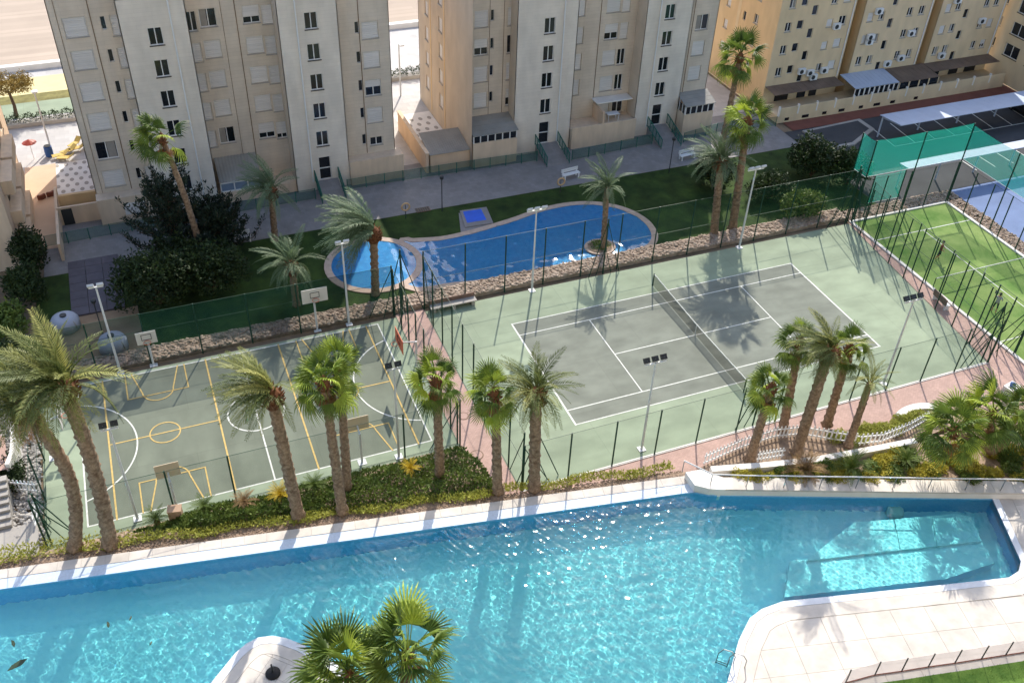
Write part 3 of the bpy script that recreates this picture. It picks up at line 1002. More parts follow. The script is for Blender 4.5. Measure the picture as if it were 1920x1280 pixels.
# ------------------------------------------------------------------ chain-link fences
def fence(label, pts, h, spacing, m_mesh=None, wires=3, braces=(), post_r=0.052, base_z=0.0, name='chain_link_fence', z0=0.05, group='chain-link court fences', m_post=None):
    o = thing(name, label, 'fence', (pts[0][0], pts[0][1], base_z), 0, group)
    ox, oy = pts[0]
    m_post = m_post or M_green_post
    first = True
    for i in range(len(pts) - 1):
        a, b = Vector((pts[i][0] - ox, pts[i][1] - oy, 0)), Vector((pts[i + 1][0] - ox, pts[i + 1][1] - oy, 0))
        L = (b - a).length
        n = max(1, round(L / spacing))
        d = (b - a) / n
        for k in range(n + 1):
            if k == 0 and not first:
                continue
            p = a + d * k
            MB().bar(p, p + Vector((0, 0, h)), post_r, 6).build('post', m_post, o)
        first = False
        for k in range(n):
            p, q = a + d * k, a + d * (k + 1)
            if m_mesh is not None:
                MB().add([p + Vector((0, 0, z0)), q + Vector((0, 0, z0)), q + Vector((0, 0, h - .04)), p + Vector((0, 0, h - .04))], [(0, 1, 2, 3)]).build('mesh_panel', m_mesh, o)
        w = MB()
        for j in range(wires):
            zz = z0 + (h - z0 - .03) * j / max(1, wires - 1)
            w.bar(a + Vector((0, 0, zz)), b + Vector((0, 0, zz)), 0.014, 4)
        if wires:
            w.build('tension_wire', m_post, o)
        for (s, dr) in braces:
            if s == i:
                for (pp, dd) in ((a, d), (b, -d)):
                    if dr in (0, 1) and pp is a or dr in (0, 2) and pp is b:
                        e = dd.normalized() * min(1.8, dd.length)
                        MB().bar(pp + Vector((0, 0, h * .93)), pp + e + Vector((0, 0, .05)), 0.03, 5).build('brace', m_post, o)
    return o
fence('dark green fence along far side of the basketball court', [(-42.9, 9.42), (-19.5, 9.42)], 4.2, 3.25, M_fence_dense, 4, ((0, 0),))
fence('tall green fence along far side of tennis court', [(-17.2, 9.3), (20.2, 9.3)], 5.0, 3.1, M_fence_mesh, 3, ((0, 0),))
fence('green fence on the basketball side of the brick path', [(-19.45, 9.3), (-19.45, -4.9)], 4.0, 1.75, M_fence_mesh, 3, ((0, 0),))
fence('green fence on the tennis side of the brick path', [(-17.25, 9.2), (-17.25, -9.5)], 4.8, 2.1, M_fence_mesh, 3, ((0, 0),))
fence('green fence along near side of basketball court above hedge', [(-43.0, -4.55), (-19.5, -4.55)], 3.6, 3.3, M_fence_mesh, 2, ((0, 0),))
fence('green fence along near side of tennis court beside pink path', [(-17.2, -9.55), (17.9, -9.55)], 3.8, 3.05, M_fence_mesh, 2, ((0, 0),))
fence('green fence at right end of the tennis court', [(18.05, -9.5), (20.05, 9.2)], 5.0, 2.1, M_fence_mesh, 3, ((0, 0),))
fence('green fence at rubble bank end of basketball court', [(-43.0, -4.5), (-43.0, 9.3)], 3.8, 3.3, M_fence_mesh, 3, ((0, 0),))
fence('padel cage fence facing the tennis court', [(20.38, -11), (20.38, 9.05)], 4.0, 1.6, M_fence_mesh, 3, (), 0.055)
fence('padel cage fence beside the blue court', [(30.62, -11), (30.62, 9.05)], 4.0, 2.0, M_fence_mesh, 2, (), 0.055)
fence('padel cage fence at the back of the turf court', [(20.5, 9.1), (30.5, 9.1)], 4.0, 2.5, M_fence_mesh, 2, (), 0.055)

def truss(label, x, y, h, dirs):
    o = thing('fence_strut', label, 'fence post', (x, y, 0), 0, 'braced fence corner posts')
    MB().bar((0, 0, 0), (0, 0, h), .06, 6).build('post', M_green_post, o)
    for (dx, dy) in dirs:
        MB().bar((0, 0, h * .95), (dx, dy, .04), .035, 5).build('brace', M_green_post, o)
        MB().bar((0, 0, h * .5), (dx * .5, dy * .5, .04), .03, 5).build('lower_brace', M_green_post, o)
    return o
truss('tall braced fence post at the far end of the brick path', -18.9, 9.15, 5.6, ((1.6, 0), (-1.4, 0), (0, -1.6)))
truss('braced fence post at near end of the brick path by the fan palm', -16.2, -9.1, 4.2, ((1.5, 0), (-1.2, .1)))
truss('braced fence post at far right corner of tennis court', 19.6, 8.9, 5.6, ((-1.8, 0), (.2, -1.8)))
truss('braced fence post at near right corner of tennis court', 17.6, -9.3, 5.2, ((-1.8, 0), (.2, 1.8), (1.4, 0)))
truss('braced fence post beside the near path gate', -1.2, -9.35, 4.2, ((-1.3, 0), (1.3, 0)))
truss('braced fence post midway along far tennis fence', -2.9, 9.1, 4.9, ((-1.3, -.2), (1.3, -.2)))
truss('braced fence post at near right padel corner', 20.6, -9.4, 4.6, ((-1.2, .6), (.3, 2.0), (1.4, -.4)))
truss('braced fence post at near left corner of basketball court', -42.8, -4.3, 4.0, ((1.4, 0), (0, 1.6)))

def tall_net(label, p, q, z0, z1, n):
    o = thing('windbreak_net', label, 'net', (p[0], p[1], 0), 0, 'turquoise windbreak nets')
    d = Vector((q[0] - p[0], q[1] - p[1], 0))
    for k in range(n + 1):
        a = d * (k / n)
        MB().bar(a, a + Vector((0, 0, z1)), 0.06, 6).build('post', M_green_post, o)
    for k in range(n):
        vs = []
        S = 6
        for i in range(S + 1):
            t = (k + i / S) / n
            sag = 0.18 * math.sin(PI * i / S)
            nrm = Vector((-d.y, d.x, 0)).normalized() * 0.15 * math.sin(PI * i / S)
            vs += [d * t + Vector((0, 0, z0 - sag * .3)) + nrm, d * t + Vector((0, 0, z1 - sag)) + nrm]
        MB().add(vs, [(2 * i, 2 * i + 2, 2 * i + 3, 2 * i + 1) for i in range(S)]).build('net_panel', M_net_turq, o, True)
    MB().bar(Vector((0, 0, z0)), d + Vector((0, 0, z0)), 0.02, 4).build('lower_rope', M_white_metal, o)
    return o
tall_net('turquoise net stretched high behind the padel court', (20.9, 9.35), (30.95, 9.35), 4.1, 7.4, 2)
tall_net('turquoise net stretched high beside the blue court', (30.95, 9.35), (31.0, -6.0), 4.1, 7.2, 3)
tall_net('turquoise net hung low at the padel corner by the lawn', (20.9, 11.0), (20.95, 9.4), 4.0, 7.3, 1)
tall_net('small turquoise net over the padel gate', (22.0, 9.5), (25.2, 9.5), 1.3, 3.95, 1)

# ------------------------------------------------------------------ floodlights
def floodlight(label, x, y, h, n, face, m_pole, group='floodlight poles'):
    o = thing('floodlight', label, 'floodlight', (x, y, 0), 0, group)
    MB().bar((0, 0, 0), (0, 0, h), 0.085, 8, 0.055).build('pole', m_pole, o)
    MB().box(-.22, .22, -.22, .22, 0, .06).build('base_plate', M_white_metal, o)
    w = 0.55 * (n - 1)
    MB().box(-w / 2 - .15, w / 2 + .15, -.04, .04, h - .05, h + .03).build('cross_arm', M_white_metal, o)
    for i in range(n):
        xx = -w / 2 + i * .55 if n > 1 else 0
        s = Vector((0, face, -.9)).normalized()
        u_ = Vector((1, 0, 0))
        v_ = s.cross(u_)
        c = Vector((xx, face * .12, h + .22))
        hd = MB().obox(c, (u_, v_, s), .19, .16, .07).build('lamp_head', M_dark_metal if face > 0 else M_pole, o)
        MB().obox(c + s * .075, (u_, v_, s), .16, .13, .01).build('lens', M_pole, hd)
        MB().bar((xx, 0, h), c - s * .06, .02, 4).build('bracket', M_white_metal, hd)
    return o
floodlight('white floodlight pole at far right of tennis court, three lamps', 9.2, 8.8, 7.1, 3, -1, M_pole)
floodlight('white floodlight pole at far side of tennis court, by garden pool', -8.95, 8.8, 7.0, 3, -1, M_pole)
floodlight('floodlight pole with dark lamps on near side, centre of tennis court', -8.95, -8.85, 7.0, 3, 1, M_pole)
floodlight('floodlight pole with dark lamps at near right tennis corner', 9.5, -8.9, 7.0, 3, 1, M_pole)
floodlight('white floodlight pole at far left of basketball court, two lamps', -38.2, 9.1, 7.0, 2, -1, M_pole)
floodlight('white floodlight pole at far side of court beside round garden pool', -22.8, 9.3, 6.8, 2, -1, M_pole)
floodlight('floodlight pole with dark lamps at near left of basketball court', -38.3, -4.1, 7.0, 2, 1, M_pole)
floodlight('floodlight pole with dark lamps at near end of the brick path', -23.2, -4.4, 7.0, 2, 1, M_pole)

# ------------------------------------------------------------------ building kit
M_curtain = mat('curtain', srgb(150, 146, 140), .9, .08, 2.0)
WR = random.Random(21)
class Frame:
    """wall-local coordinates: u to the right seen from outside, v up, w outwards"""
    def __init__(s, o, u, w):
        s.o, s.u, s.w = Vector(o), Vector(u), Vector(w)
    def p(s, u, v, w=0.0):
        return s.o + s.u * u + Vector((0, 0, v)) + s.w * w
def front(y, x0=0.0):
    return Frame((x0, y, 0), (1, 0, 0), (0, -1, 0))
def left(x, y0=0.0):
    return Frame((x, y0, 0), (0, -1, 0), (-1, 0, 0))
def right(x, y0=0.0):
    return Frame((x, y0, 0), (0, 1, 0), (1, 0, 0))
def fbox(mb, fr, u0, u1, v0, v1, w0, w1):
    vs = [fr.p(u, v, w) for w in (w1, w0) for (u, v) in ((u0, v0), (u1, v0), (u1, v1), (u0, v1))]
    return mb.add(vs, [(0, 1, 2, 3), (7, 6, 5, 4), (0, 4, 5, 1), (1, 5, 6, 2), (2, 6, 7, 3), (3, 7, 4, 0)])
def wall_holes(parent, name, m, fr, u0, u1, v0, v1, holes, depth=0.18):
    """facade sheet with real openings and reveals; holes = [(ua,ub,va,vb)]"""
    us = sorted(set([u0, u1] + [max(u0, min(u1, h[i])) for h in holes for i in (0, 1)]))
    vz = sorted(set([v0, v1] + [max(v0, min(v1, h[i])) for h in holes for i in (2, 3)]))
    mb = MB()
    idx = {}
    def vid(i, j):
        if (i, j) not in idx:
            idx[(i, j)] = len(mb.v)
            mb.v.append(tuple(fr.p(us[i], vz[j])))
        return idx[(i, j)]
    for i in range(len(us) - 1):
        for j in range(len(vz) - 1):
            cu, cv = (us[i] + us[i + 1]) / 2, (vz[j] + vz[j + 1]) / 2
            if any(h[0] < cu < h[1] and h[2] < cv < h[3] for h in holes):
                continue
            mb.f.append((vid(i, j), vid(i + 1, j), vid(i + 1, j + 1), vid(i, j + 1)))
    for (a, b, c, d) in holes:
        q = [fr.p(a, c), fr.p(b, c), fr.p(b, d), fr.p(a, d), fr.p(a, c, -depth), fr.p(b, c, -depth), fr.p(b, d, -depth), fr.p(a, d, -depth)]
        mb.add(q, [(0, 1, 5, 4), (1, 2, 6, 5), (2, 3, 7, 6), (3, 0, 4, 7), (4, 5, 6, 7)])
    return mb.build(name, m, parent)
def window(parent, fr, uc, vc, w, h, kind, depth=0.18):
    """kind: shut = roller shutter down, open = glazed pair, slit, door, half = shutter half down"""
    a, b, c, d = uc - w / 2, uc + w / 2, vc - h / 2, vc + h / 2
    f = MB()
    t = 0.05 if kind != 'slit' else 0.03
    z0, z1 = -depth + .02, -depth + .08
    for (u0, u1, v0, v1) in ((a + .002, a + t, c + .002, d - .002), (b - t, b - .002, c + .002, d - .002), (a + t, b - t, c + .002, c + t), (a + t, b - t, d - t, d - .002)):
        fbox(f, fr, u0, u1, v0, v1, z0, z1)
    if kind in ('open', 'half', 'pair'):
        fbox(f, fr, uc - t * .7, uc + t * .7, c + t, d - t, z0, z1)
    if kind == 'door':
        fbox(f, fr, a + t, b - t, vc - .04, vc + .04, z0, z1)
    o = f.build('window' if kind != 'door' else 'door', M_frame, parent)
    if kind == 'shut':
        s = MB()
        n = max(4, int(h / .16))
        for k in range(n):
            v0 = c + t + (h - 2 * t) * k / n
            v1 = c + t + (h - 2 * t) * (k + 1) / n
            vs = [fr.p(a + t, v0, -depth + .10), fr.p(b - t, v0, -depth + .10), fr.p(b - t, (v0 + v1) / 2, -depth + .115), fr.p(a + t, (v0 + v1) / 2, -depth + .115), fr.p(b - t, v1, -depth + .10), fr.p(a + t, v1, -depth + .10)]
            s.add(vs, [(0, 1, 2, 3), (3, 2, 4, 5)])
        s.build('shutter', M_shutter, o)
    else:
        fbox(MB(), fr, a + t, b - t, c + t, d - t, -depth + .022, -depth + .04).build('pane', M_pane, o)
        if kind == 'half':
            fbox(MB(), fr, a + t, b - t, vc + h * WR.uniform(-.25, .25), d - t, -depth + .085, -depth + .11).build('shutter', M_shutter, o)
        elif kind == 'open' and WR.random() < .5:
            uc2 = a + t + (w - 2 * t) * WR.choice((.0, .55))
            fbox(MB(), fr, uc2, uc2 + (w - 2 * t) * .42, c + t, d - t, -depth + .042, -depth + .05).build('curtain', M_curtain, o)
    if kind in ('open', 'pair', 'half', 'shut'):
        fbox(MB(), fr, a - .05, b + .05, c - .07, c - .004, -depth, .06).build('sill', M_sill_dark if kind == 'pair' else M_conc, o)
    return o
def clad(parent, fr, u0, u1, v0, v1, wins, m, name='wall', extra=()):
    wins = [(u, v, w, h, ('half' if WR.random() < .55 else 'open') if k == 'shut' and WR.random() < .16 else k) for (u, v, w, h, k) in wins]
    holes = [(u - w / 2, u + w / 2, v - h / 2, v + h / 2) for (u, v, w, h, k) in wins]
    wall_holes(parent, name, m, fr, u0, u1, v0, v1, holes)
    for (u, v, w, h, k) in wins:
        window(parent, fr, u, v, w, h, k)
def side(parent, x, y0, y1, v0, v1, m, s=-1):
    fr = left(x) if s < 0 else right(x)
    uu0, uu1 = (-y1, -y0) if s < 0 else (y0, y1)
    return fbox(MB(), fr, uu0, uu1, v0, v1, -.06, 0).build('side_wall', m, parent)
def roof(parent, x0, x1, y0, y1, z, m=None):
    return MB().box(x0, x1, y0, y1, z - .25, z).build('roof', m or M_conc, parent)
def joint(parent, fr, u, v0, v1, m=None, w=.06):
    return fbox(MB(), fr, u - w / 2, u + w / 2, v0, v1, .001, .025).build('expansion_joint', m or M_joint, parent)
def pipe(parent, fr, u, v0, v1):
    return MB().bar(fr.p(u, v0, .08), fr.p(u, v1, .08), .06, 6).build('drainpipe', M_white_metal, parent)

FH = 2.43
# ------------------------------------------------------------------ left tower
t1 = thing('apartment_tower', 'beige apartment tower on the left with two pale stair shafts', 'apartment building', (-38, 29.3, 0))
t1.location = (0, 0, 0)
HL, HS1, HR, HS2, HW = 18.0, 17.75, 16.75, 16.7, 16.0
fr = front(29.3)
wins = []
for k in range(7):
    z = 3.45 + FH * k
    if z < HL - .8:
        wins.append((-36.48, z, 1.55, 1.45, 'open' if k == 1 else 'shut'))
        if k < 6:
            wins.append((-34.58, z + .1, .34, .95, 'slit'))
            wins.append((-33.92 + .1, z - .15, .55, 1.55, 'open' if k == 1 else 'shut'))
clad(t1, fr, -38.05, -33.5, 2.2, HL, wins, M_tower)
joint(t1, fr, -35.35, 2.3, HL)
joint(t1, fr, -37.55, 2.3, HL, w=.03)
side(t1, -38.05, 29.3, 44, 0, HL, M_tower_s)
roof(t1, -38.05, -33.5, 29.3, 44, HL)
fr = front(28.4)
wins = [(-31.25, 4.95 + FH * k, 1.0, 1.3, 'pair') for k in range(-1, 6) if 4.95 + FH * k < HS1 - .8]
clad(t1, fr, -33.55, -28.85, 0, HS1, wins, M_stair, 'stair_shaft')
pipe(t1, fr, -30.0, 0.3, HS1)
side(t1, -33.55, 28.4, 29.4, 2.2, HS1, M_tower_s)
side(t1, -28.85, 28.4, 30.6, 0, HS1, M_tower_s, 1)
roof(t1, -33.55, -28.85, 28.4, 44, HS1)
fr = front(30.5)
wins = []
for k in range(5):
    z = 5.15 + FH * k
    if z < HR - .8:
        wins += [(-28.45, z - .15, .75, 1.5, 'shut'), (-27.22, z, 1.25, 1.4, 'shut'), (-24.02, z - .05, 1.3, 1.4, 'half' if k == 0 else 'shut'), (-22.8, z - .2, .85, 1.5, 'half' if k == 0 else 'shut')]
clad(t1, fr, -28.85, -22.35, 0, HR, wins, M_tower)
joint(t1, fr, -26.2, 1, HR, w=.03)
joint(t1, fr, -25.15, 1, HR)
roof(t1, -28.85, -22.35, 30.5, 44, HR)
fr = front(28.4)
wins = [(-19.87, 4.7 + FH * k * 1.02, 1.0, 1.3, 'pair') for k in range(5) if 4.7 + FH * k * 1.02 < HS2 - .8] + [(-19.87, 1.95, 1.0, 2.1, 'door')]
clad(t1, fr, -22.4, -17.78, 0, HS2, wins, M_stair, 'stair_shaft')
pipe(t1, fr, -21.0, .9, HS2)
side(t1, -22.4, 28.4, 30.6, 0, HS2, M_tower_s)
side(t1, -17.78, 28.4, 29.4, 2.2, HS2, M_tower_s, 1)
roof(t1, -22.4, -17.78, 28.4, 44, HS2)
fr = front(29.3)
wins = []
for k in range(5):
    z = 3.3 + FH * k * 1.0
    wins.append((-15.08, z, 1.35 if k else 1.1, 1.4 if k else .75, 'half' if k == 2 else ('open' if k == 0 else 'shut')))
    wins.append((-16.13, z + .3, .34, .95, 'slit'))
clad(t1, fr, -17.78, -13.48, 2.2, HW, wins, M_tower)
joint(t1, fr, -15.95, 2.3, HW)
side(t1, -13.48, 29.3, 44, 0, HW, M_tower_s, 1)
roof(t1, -17.78, -13.48, 29.3, 44, HW)
MB().box(-38.05, -13.5, 43.9, 44, 0, 15.5).build('rear_wall', M_tower, t1)
pb = MB().box(-38.1, -33.56, 28.15, 29.31, 0, 2.28).build('podium', M_podium, t1)
MB().box(-17.77, -13.05, 28.15, 29.31, 0, 2.26).build('podium', M_podium, t1)
MB().box(-36.2, -34.6, 28.10, 28.15, .7, 1.7).build('podium_shutter', M_shutter, t1)
# infill between the shafts with a corrugated lean-to
MB().box(-28.84, -22.41, 28.6, 30.49, 0, 1.0).build('terrace_wall', M_podium, t1)
cr = MB()
n = 26
for i in range(n):
    x0 = -28.6 + 3.4 * i / n
    x1 = -28.6 + 3.4 * (i + 1) / n
    za = .03 * (i % 2)
    zb = .03 * ((i + 1) % 2)
    cr.add([(x0, 28.7, 1.9 + za), (x1, 28.7, 1.9 + zb), (x1, 30.45, 3.3 + zb), (x0, 30.45, 3.3 + za)], [(0, 1, 2, 3)])
cr.build('lean_to_roof', M_roof_grey, t1)
fr = front(28.72)
g = MB()
for (a, b, c, d) in ((-28.6, -28.5, 1.0, 1.85), (-27.5, -27.4, 1.0, 1.85), (-26.4, -26.3, 1.0, 1.85), (-25.3, -25.2, 1.0, 1.85), (-28.6, -25.2, 1.75, 1.87), (-28.6, -25.2, 1.0, 1.1)):
    fbox(g, fr, a, b, c, d, -.05, .03)
wf = g.build('lean_to_window', M_frame, t1)
fbox(MB(), fr, -28.5, -25.25, 1.1, 1.75, -.03, -.01).build('pane', mat('pale_pane', srgb(120, 138, 160), 0.15, 0.1, 1.0), wf)

# ------------------------------------------------------------------ middle tower
t2 = thing('apartment_tower', 'beige apartment tower in the middle with warm lit side wall', 'apartment building', (0, 0, 0))
H2 = (16.9, 16.2, 16.4, 16.0, 15.6)  # roof heights above the view, raised to shade lawn and garden pool
fr = front(30.2)
wins = []
for k in range(4):
    z = 5.25 + FH * k
    wins += [(-5.25, z, 1.25, 1.45, 'half' if k == 2 else 'shut'), (-4.25, z + .2, .32, .95, 'slit'), (-2.55 + .05, z - .05, .75, 1.6, 'open' if k == 2 else 'shut')]
clad(t2, fr, -6.9, -2.0, 3.4, H2[0], wins, M_tower)
joint(t2, fr, -6.2, 3.5, H2[0], w=.04)
joint(t2, fr, -4.5, 3.5, H2[0], w=.04)
joint(t2, fr, -3.2, 3.5, H2[0], w=.04)
roof(t2, -6.9, -2.0, 30.2, 44, H2[0])
fl = left(-6.9)
ws = []
for k in range(5):
    z = 2.7 + FH * k
    ws += [(-36.3, z, 1.0, 1.3, 'shut'), (-40.4, z + .1, .9, 1.3, 'shut')]
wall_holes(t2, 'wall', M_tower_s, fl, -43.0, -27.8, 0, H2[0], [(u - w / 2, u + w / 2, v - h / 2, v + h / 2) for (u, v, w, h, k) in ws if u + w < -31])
for (u, v, w, h, k) in ws:
    window(t2, fl, u, v, w, h, k)
joint(t2, fl, -35.2, .5, H2[0], M_yellow_d, .25)
joint(t2, fl, -39.2, .5, H2[0], M_yellow_d, .25)
MB().box(-6.9, 17.4, 42.9, 43, 0, 12.5).build('rear_wall', M_tower, t2)
fr = front(28.8)
wins = [(.47, 4.5 + FH * k * 1.01, 1.0, 1.35, 'pair') for k in range(4)] + [(.47, 1.9, 1.0, 2.1, 'door')]
clad(t2, fr, -2.55, 3.1, 0, H2[1], wins, M_stair, 'stair_shaft')
pipe(t2, fr, 1.75, .9, H2[1])
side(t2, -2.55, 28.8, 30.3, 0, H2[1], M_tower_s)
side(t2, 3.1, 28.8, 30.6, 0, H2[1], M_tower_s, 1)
roof(t2, -2.55, 3.1, 28.8, 43, H2[1])
fr = front(30.5)
wins = []
for k in range(4):
    z = 5.05 + FH * k * 1.01
    wins += [(4.0, z, 1.1, 1.5, 'shut'), (7.32, z, 1.35, 1.45, 'shut'), (8.58, z - .05, .8, 1.5, 'open' if k == 0 else 'shut')]
wins += [(7.1, 2.75, 1.5, 1.7, 'shut'), (8.75, 2.75, 1.1, 1.7, 'shut')]
clad(t2, fr, 3.1, 9.75, 0, H2[2], wins, M_tower)
joint(t2, fr, 6.1, 3.8, H2[2])
roof(t2, 3.1, 9.75, 30.5, 43, H2[2])
fr = front(28.8)
wins = [(12.15, 4.55 + FH * k, 1.0, 1.3, 'pair') for k in range(4)] + [(12.15, 1.95, 1.0, 2.1, 'door')]
clad(t2, fr, 9.75, 14.4, 0, H2[3], wins, M_stair, 'stair_shaft')
pipe(t2, fr, 11.1, .9, H2[3])
side(t2, 9.75, 28.8, 30.6, 0, H2[3], M_tower_s)
side(t2, 14.4, 28.8, 29.4, 0, H2[3], M_tower_s, 1)
roof(t2, 9.75, 14.4, 28.8, 43, H2[3])
fr = front(29.3)
wins = [(15.95, 5.45 + FH * k, 1.3, 1.4, 'open' if k == 2 else 'shut') for k in range(3)]
clad(t2, fr, 14.4, 17.5, 3.2, H2[4], wins, M_tower)
joint(t2, fr, 14.95, 3.3, H2[4])
side(t2, 17.5, 29.3, 43, 0, H2[4], M_tower_s, 1)
roof(t2, 14.4, 17.5, 29.3, 43, H2[4])

def conservatory(parent, x0, x1, y0, y1, zs, zf, zb, n, side_glass=False):
    """glazed lean-to: solid parapet to zs, glass to zf, sheet roof rising to zb"""
    MB().box(x0, x1, y0, y1, 0, zs).build('parapet_block', M_podium, parent)
    f = MB()
    fr = front(y0 + .05)
    for i in range(n + 1):
        u = x0 + (x1 - x0) * i / n
        u = min(max(u, x0 + .05), x1 - .05)
        fbox(f, fr, u - .05, u + .05, zs + .002, zf, -.05, .03)
    fbox(f, fr, x0, x1, zf - .08, zf, -.055, .035)
    g = f.build('glazing_frame', M_frame, parent)
    for i in range(n):
        a, b = x0 + (x1 - x0) * i / n, x0 + (x1 - x0) * (i + 1) / n
        fbox(MB(), fr, a + .05, b - .05, zs + .01, zf - .08, -.03, -.01).build('pane', M_pane, g)
    fls = left(x0 + .05)
    s = MB()
    yy = [y0 + (y1 - y0) * i / 3 for i in range(4)]
    for i in range(3):
        fbox(MB(), fls, -yy[i + 1] + .05, -yy[i] - .05, zs + .01, zf, -.04, 0).build('side_pane', M_pane, parent)
        fbox(s, fls, -yy[i] - .05, -yy[i] + .05, zs + .002, zf + (zb - zf) * i / 3, -.05, .02)
    s.build('side_frame', M_frame, parent)
    rf = MB()
    m = 4
    for i in range(m):
        a = y0 - .15 + (y1 - y0 + .15) * i / m
        b = y0 - .15 + (y1 - y0 + .15) * (i + 1) / m - .03
        za, zc = zf + .03 + (zb - zf) * i / m, zf + .03 + (zb - zf) * (i + 1) / m
        rf = MB()
        rf.add([(x0 - .05, a, za), (x1 + .05, a, za), (x1 + .05, b, zc), (x0 - .05, b, zc), (x0 - .05, a, za + .05), (x1 + .05, a, za + .05), (x1 + .05, b, zc + .05), (x0 - .05, b, zc + .05)],
               [(0, 3, 2, 1), (4, 5, 6, 7), (0, 1, 5, 4), (1, 2, 6, 5), (2, 3, 7, 6), (3, 0, 4, 7)])
        rf.build('roof_sheet', M_roof_grey, parent)
conservatory(t2, -6.77, -2.58, 27.8, 30.18, 2.40, 3.12, 3.75, 6)
conservatory(t2, 14.42, 17.6, 27.5, 29.28, 2.2, 3.0, 3.6, 5)
# terrace between the stair shafts
MB().box(3.12, 9.73, 28.3, 30.48, 0, 1.9).build('terrace', M_podium, t2)
MB().box(6.15, 6.35, 28.32, 30.45, 1.91, 3.3).build('terrace_divider', M_peach, t2)
MB().box(3.12, 9.73, 28.3, 28.42, 1.91, 2.15).build('terrace_parapet', M_podium, t2)
MB().box(5.9, 9.6, 29.2, 30.45, 3.72, 3.80).build('awning', M_white, t2)
tt = thing('terrace_table', 'small white table on the terrace of the middle tower', 'table', (7.6, 29.2, 1.9))
MB().box(-.6, .6, -.35, .35, .68, .73).build('table_top', M_white_metal, tt)
for sx in (-.5, .5):
    for sy in (-.28, .28):
        MB().bar((sx, sy, 0), (sx * 1.1, sy, .68), .03, 5).build('leg', M_white_metal, tt)

# lean-to sheds in the gap between the towers
sh = thing('side_shed', 'low ochre shed with corrugated roof between the towers', 'shed', (0, 0, 0))
MB().box(-10.6, -6.95, 28.2, 31.2, 0, 1.7).build('wall', M_peach, sh)
cr = MB()
n = 18
for i in range(n):
    x0 = -10.7 + 3.75 * i / n
    x1 = x0 + 3.75 / n - .02
    cr = MB().add([(x0, 28.05, 1.75), (x1, 28.05, 1.75), (x1, 31.3, 2.35), (x0, 31.3, 2.35), (x0, 28.05, 1.80), (x1, 28.05, 1.80), (x1, 31.3, 2.40), (x0, 31.3, 2.40)],
             [(0, 3, 2, 1), (4, 5, 6, 7), (0, 1, 5, 4), (1, 2, 6, 5), (2, 3, 7, 6), (3, 0, 4, 7)])
    cr.build('roof_sheet', M_roof_grey, sh)
gw = thing('garden_wall', 'peach wall running back between the two towers', 'wall', (0, 0, 0))
MB().box(-11.0, -10.75, 28.2, 37, 0, 1.9).build('wall', M_peach, gw)
MB().box(-11.05, -10.70, 28.15, 37.05, 1.9, 1.98).build('coping', M_podium, gw)
ov = MB()
pv = thing('oval_paving', 'white paving with grey oval insets between the towers', 'pavement', kind='structure')
MB().sheet([(-10.6, 31.5), (-6.95, 31.5), (-6.95, 40), (-10.6, 40)], 0.012).build('slab', M_white, pv)
for i in range(4):
    for j in range(7):
        cx, cy = -10.1 + i * .9 + (.45 if j % 2 else 0), 32 + j * 1.1
        if cx < -7.1:
            MB().sheet([(cx + .2 * math.cos(a), cy + .34 * math.sin(a)) for a in np.arange(12) * PI / 6], .02).build('oval_inset', M_conc, pv)
pv2 = thing('oval_paving', 'white paving with grey oval insets left of the left tower', 'pavement', kind='structure')
MB().sheet([(-41.6, 33.2), (-38.2, 33.2), (-38.2, 40), (-41.6, 40)], 0.014).build('slab', M_white, pv2)
for i in range(5):
    for j in range(7):
        cx, cy = -41.2 + i * .75 + (.37 if j % 2 else 0), 33.8 + j * .95
        if cx < -38.4:
            MB().sheet([(cx + .18 * math.cos(a), cy + .3 * math.sin(a)) for a in np.arange(12) * PI / 6], .022).build('oval_inset', M_conc, pv2)

# ramps with green rails up to the stair doors
def ramp(label, xc, y0, y1, z1, w=1.9):
    o = thing('entrance_ramp', label, 'ramp', (xc, y0, 0), 0, 'entrance ramps')
    L = y1 - y0
    MB().add([(-w / 2, 0, .021), (w / 2, 0, .021), (w / 2, L, z1), (-w / 2, L, z1), (-w / 2, L, 0.021), (w / 2, L, .021)], [(0, 1, 2, 3), (0, 3, 4), (1, 5, 2)]).build('slope', M_walk, o)
    for sx in (-1, 1):
        x = sx * (w / 2 + .06)
        r = MB()
        r.bar((x, 0, 1.0), (x, L, z1 + 1.0), .05, 6)
        r.bar((x, 0, .15), (x, L, z1 + .15), .03, 5)
        for k in range(6):
            t = k / 5
            r.bar((x, L * t, z1 * t), (x, L * t, z1 * t + 1.0), .035, 5)
        rr = r.build('handrail', M_green_rail, o)
        MB().add([(x, 0, .15), (x, L, z1 + .15), (x, L, z1 + .98), (x, 0, .98)], [(0, 1, 2, 3)]).build('rail_screen', M_rail_glass, rr)
    return o
ramp('ramp with green rails to the door of the left tower', -19.8, 26.0, 28.38, .88)
ramp('ramp with green rails to the left door of the middle tower', .75, 25.9, 28.78, .85, 2.1)
ramp('ramp with green rails to the right door of the middle tower', 12.3, 25.7, 28.78, .9, 2.0)

def green_rail(label, pts, h=1.05, sp=1.6):
    return fence(label, pts, h, sp, M_rail_glass, 2, (), .035, 0.02, 'garden_railing', .12, 'green garden railings', M_green_rail)
green_rail('green railing in front of the left podium', [(-42.3, 26.3), (-36.0, 26.6), (-21.2, 26.9)])
green_rail('green railing across the gap between the towers', [(-18.3, 27.5), (-15.0, 27.55), (-6.8, 27.4), (-.8, 27.2)])
green_rail('green railing below the middle terrace', [(2.3, 26.3), (10.9, 26.9)])
green_rail('green railing at the right end of the walkway', [(13.9, 26.2), (18, 27.0), (24.4, 26.4)])

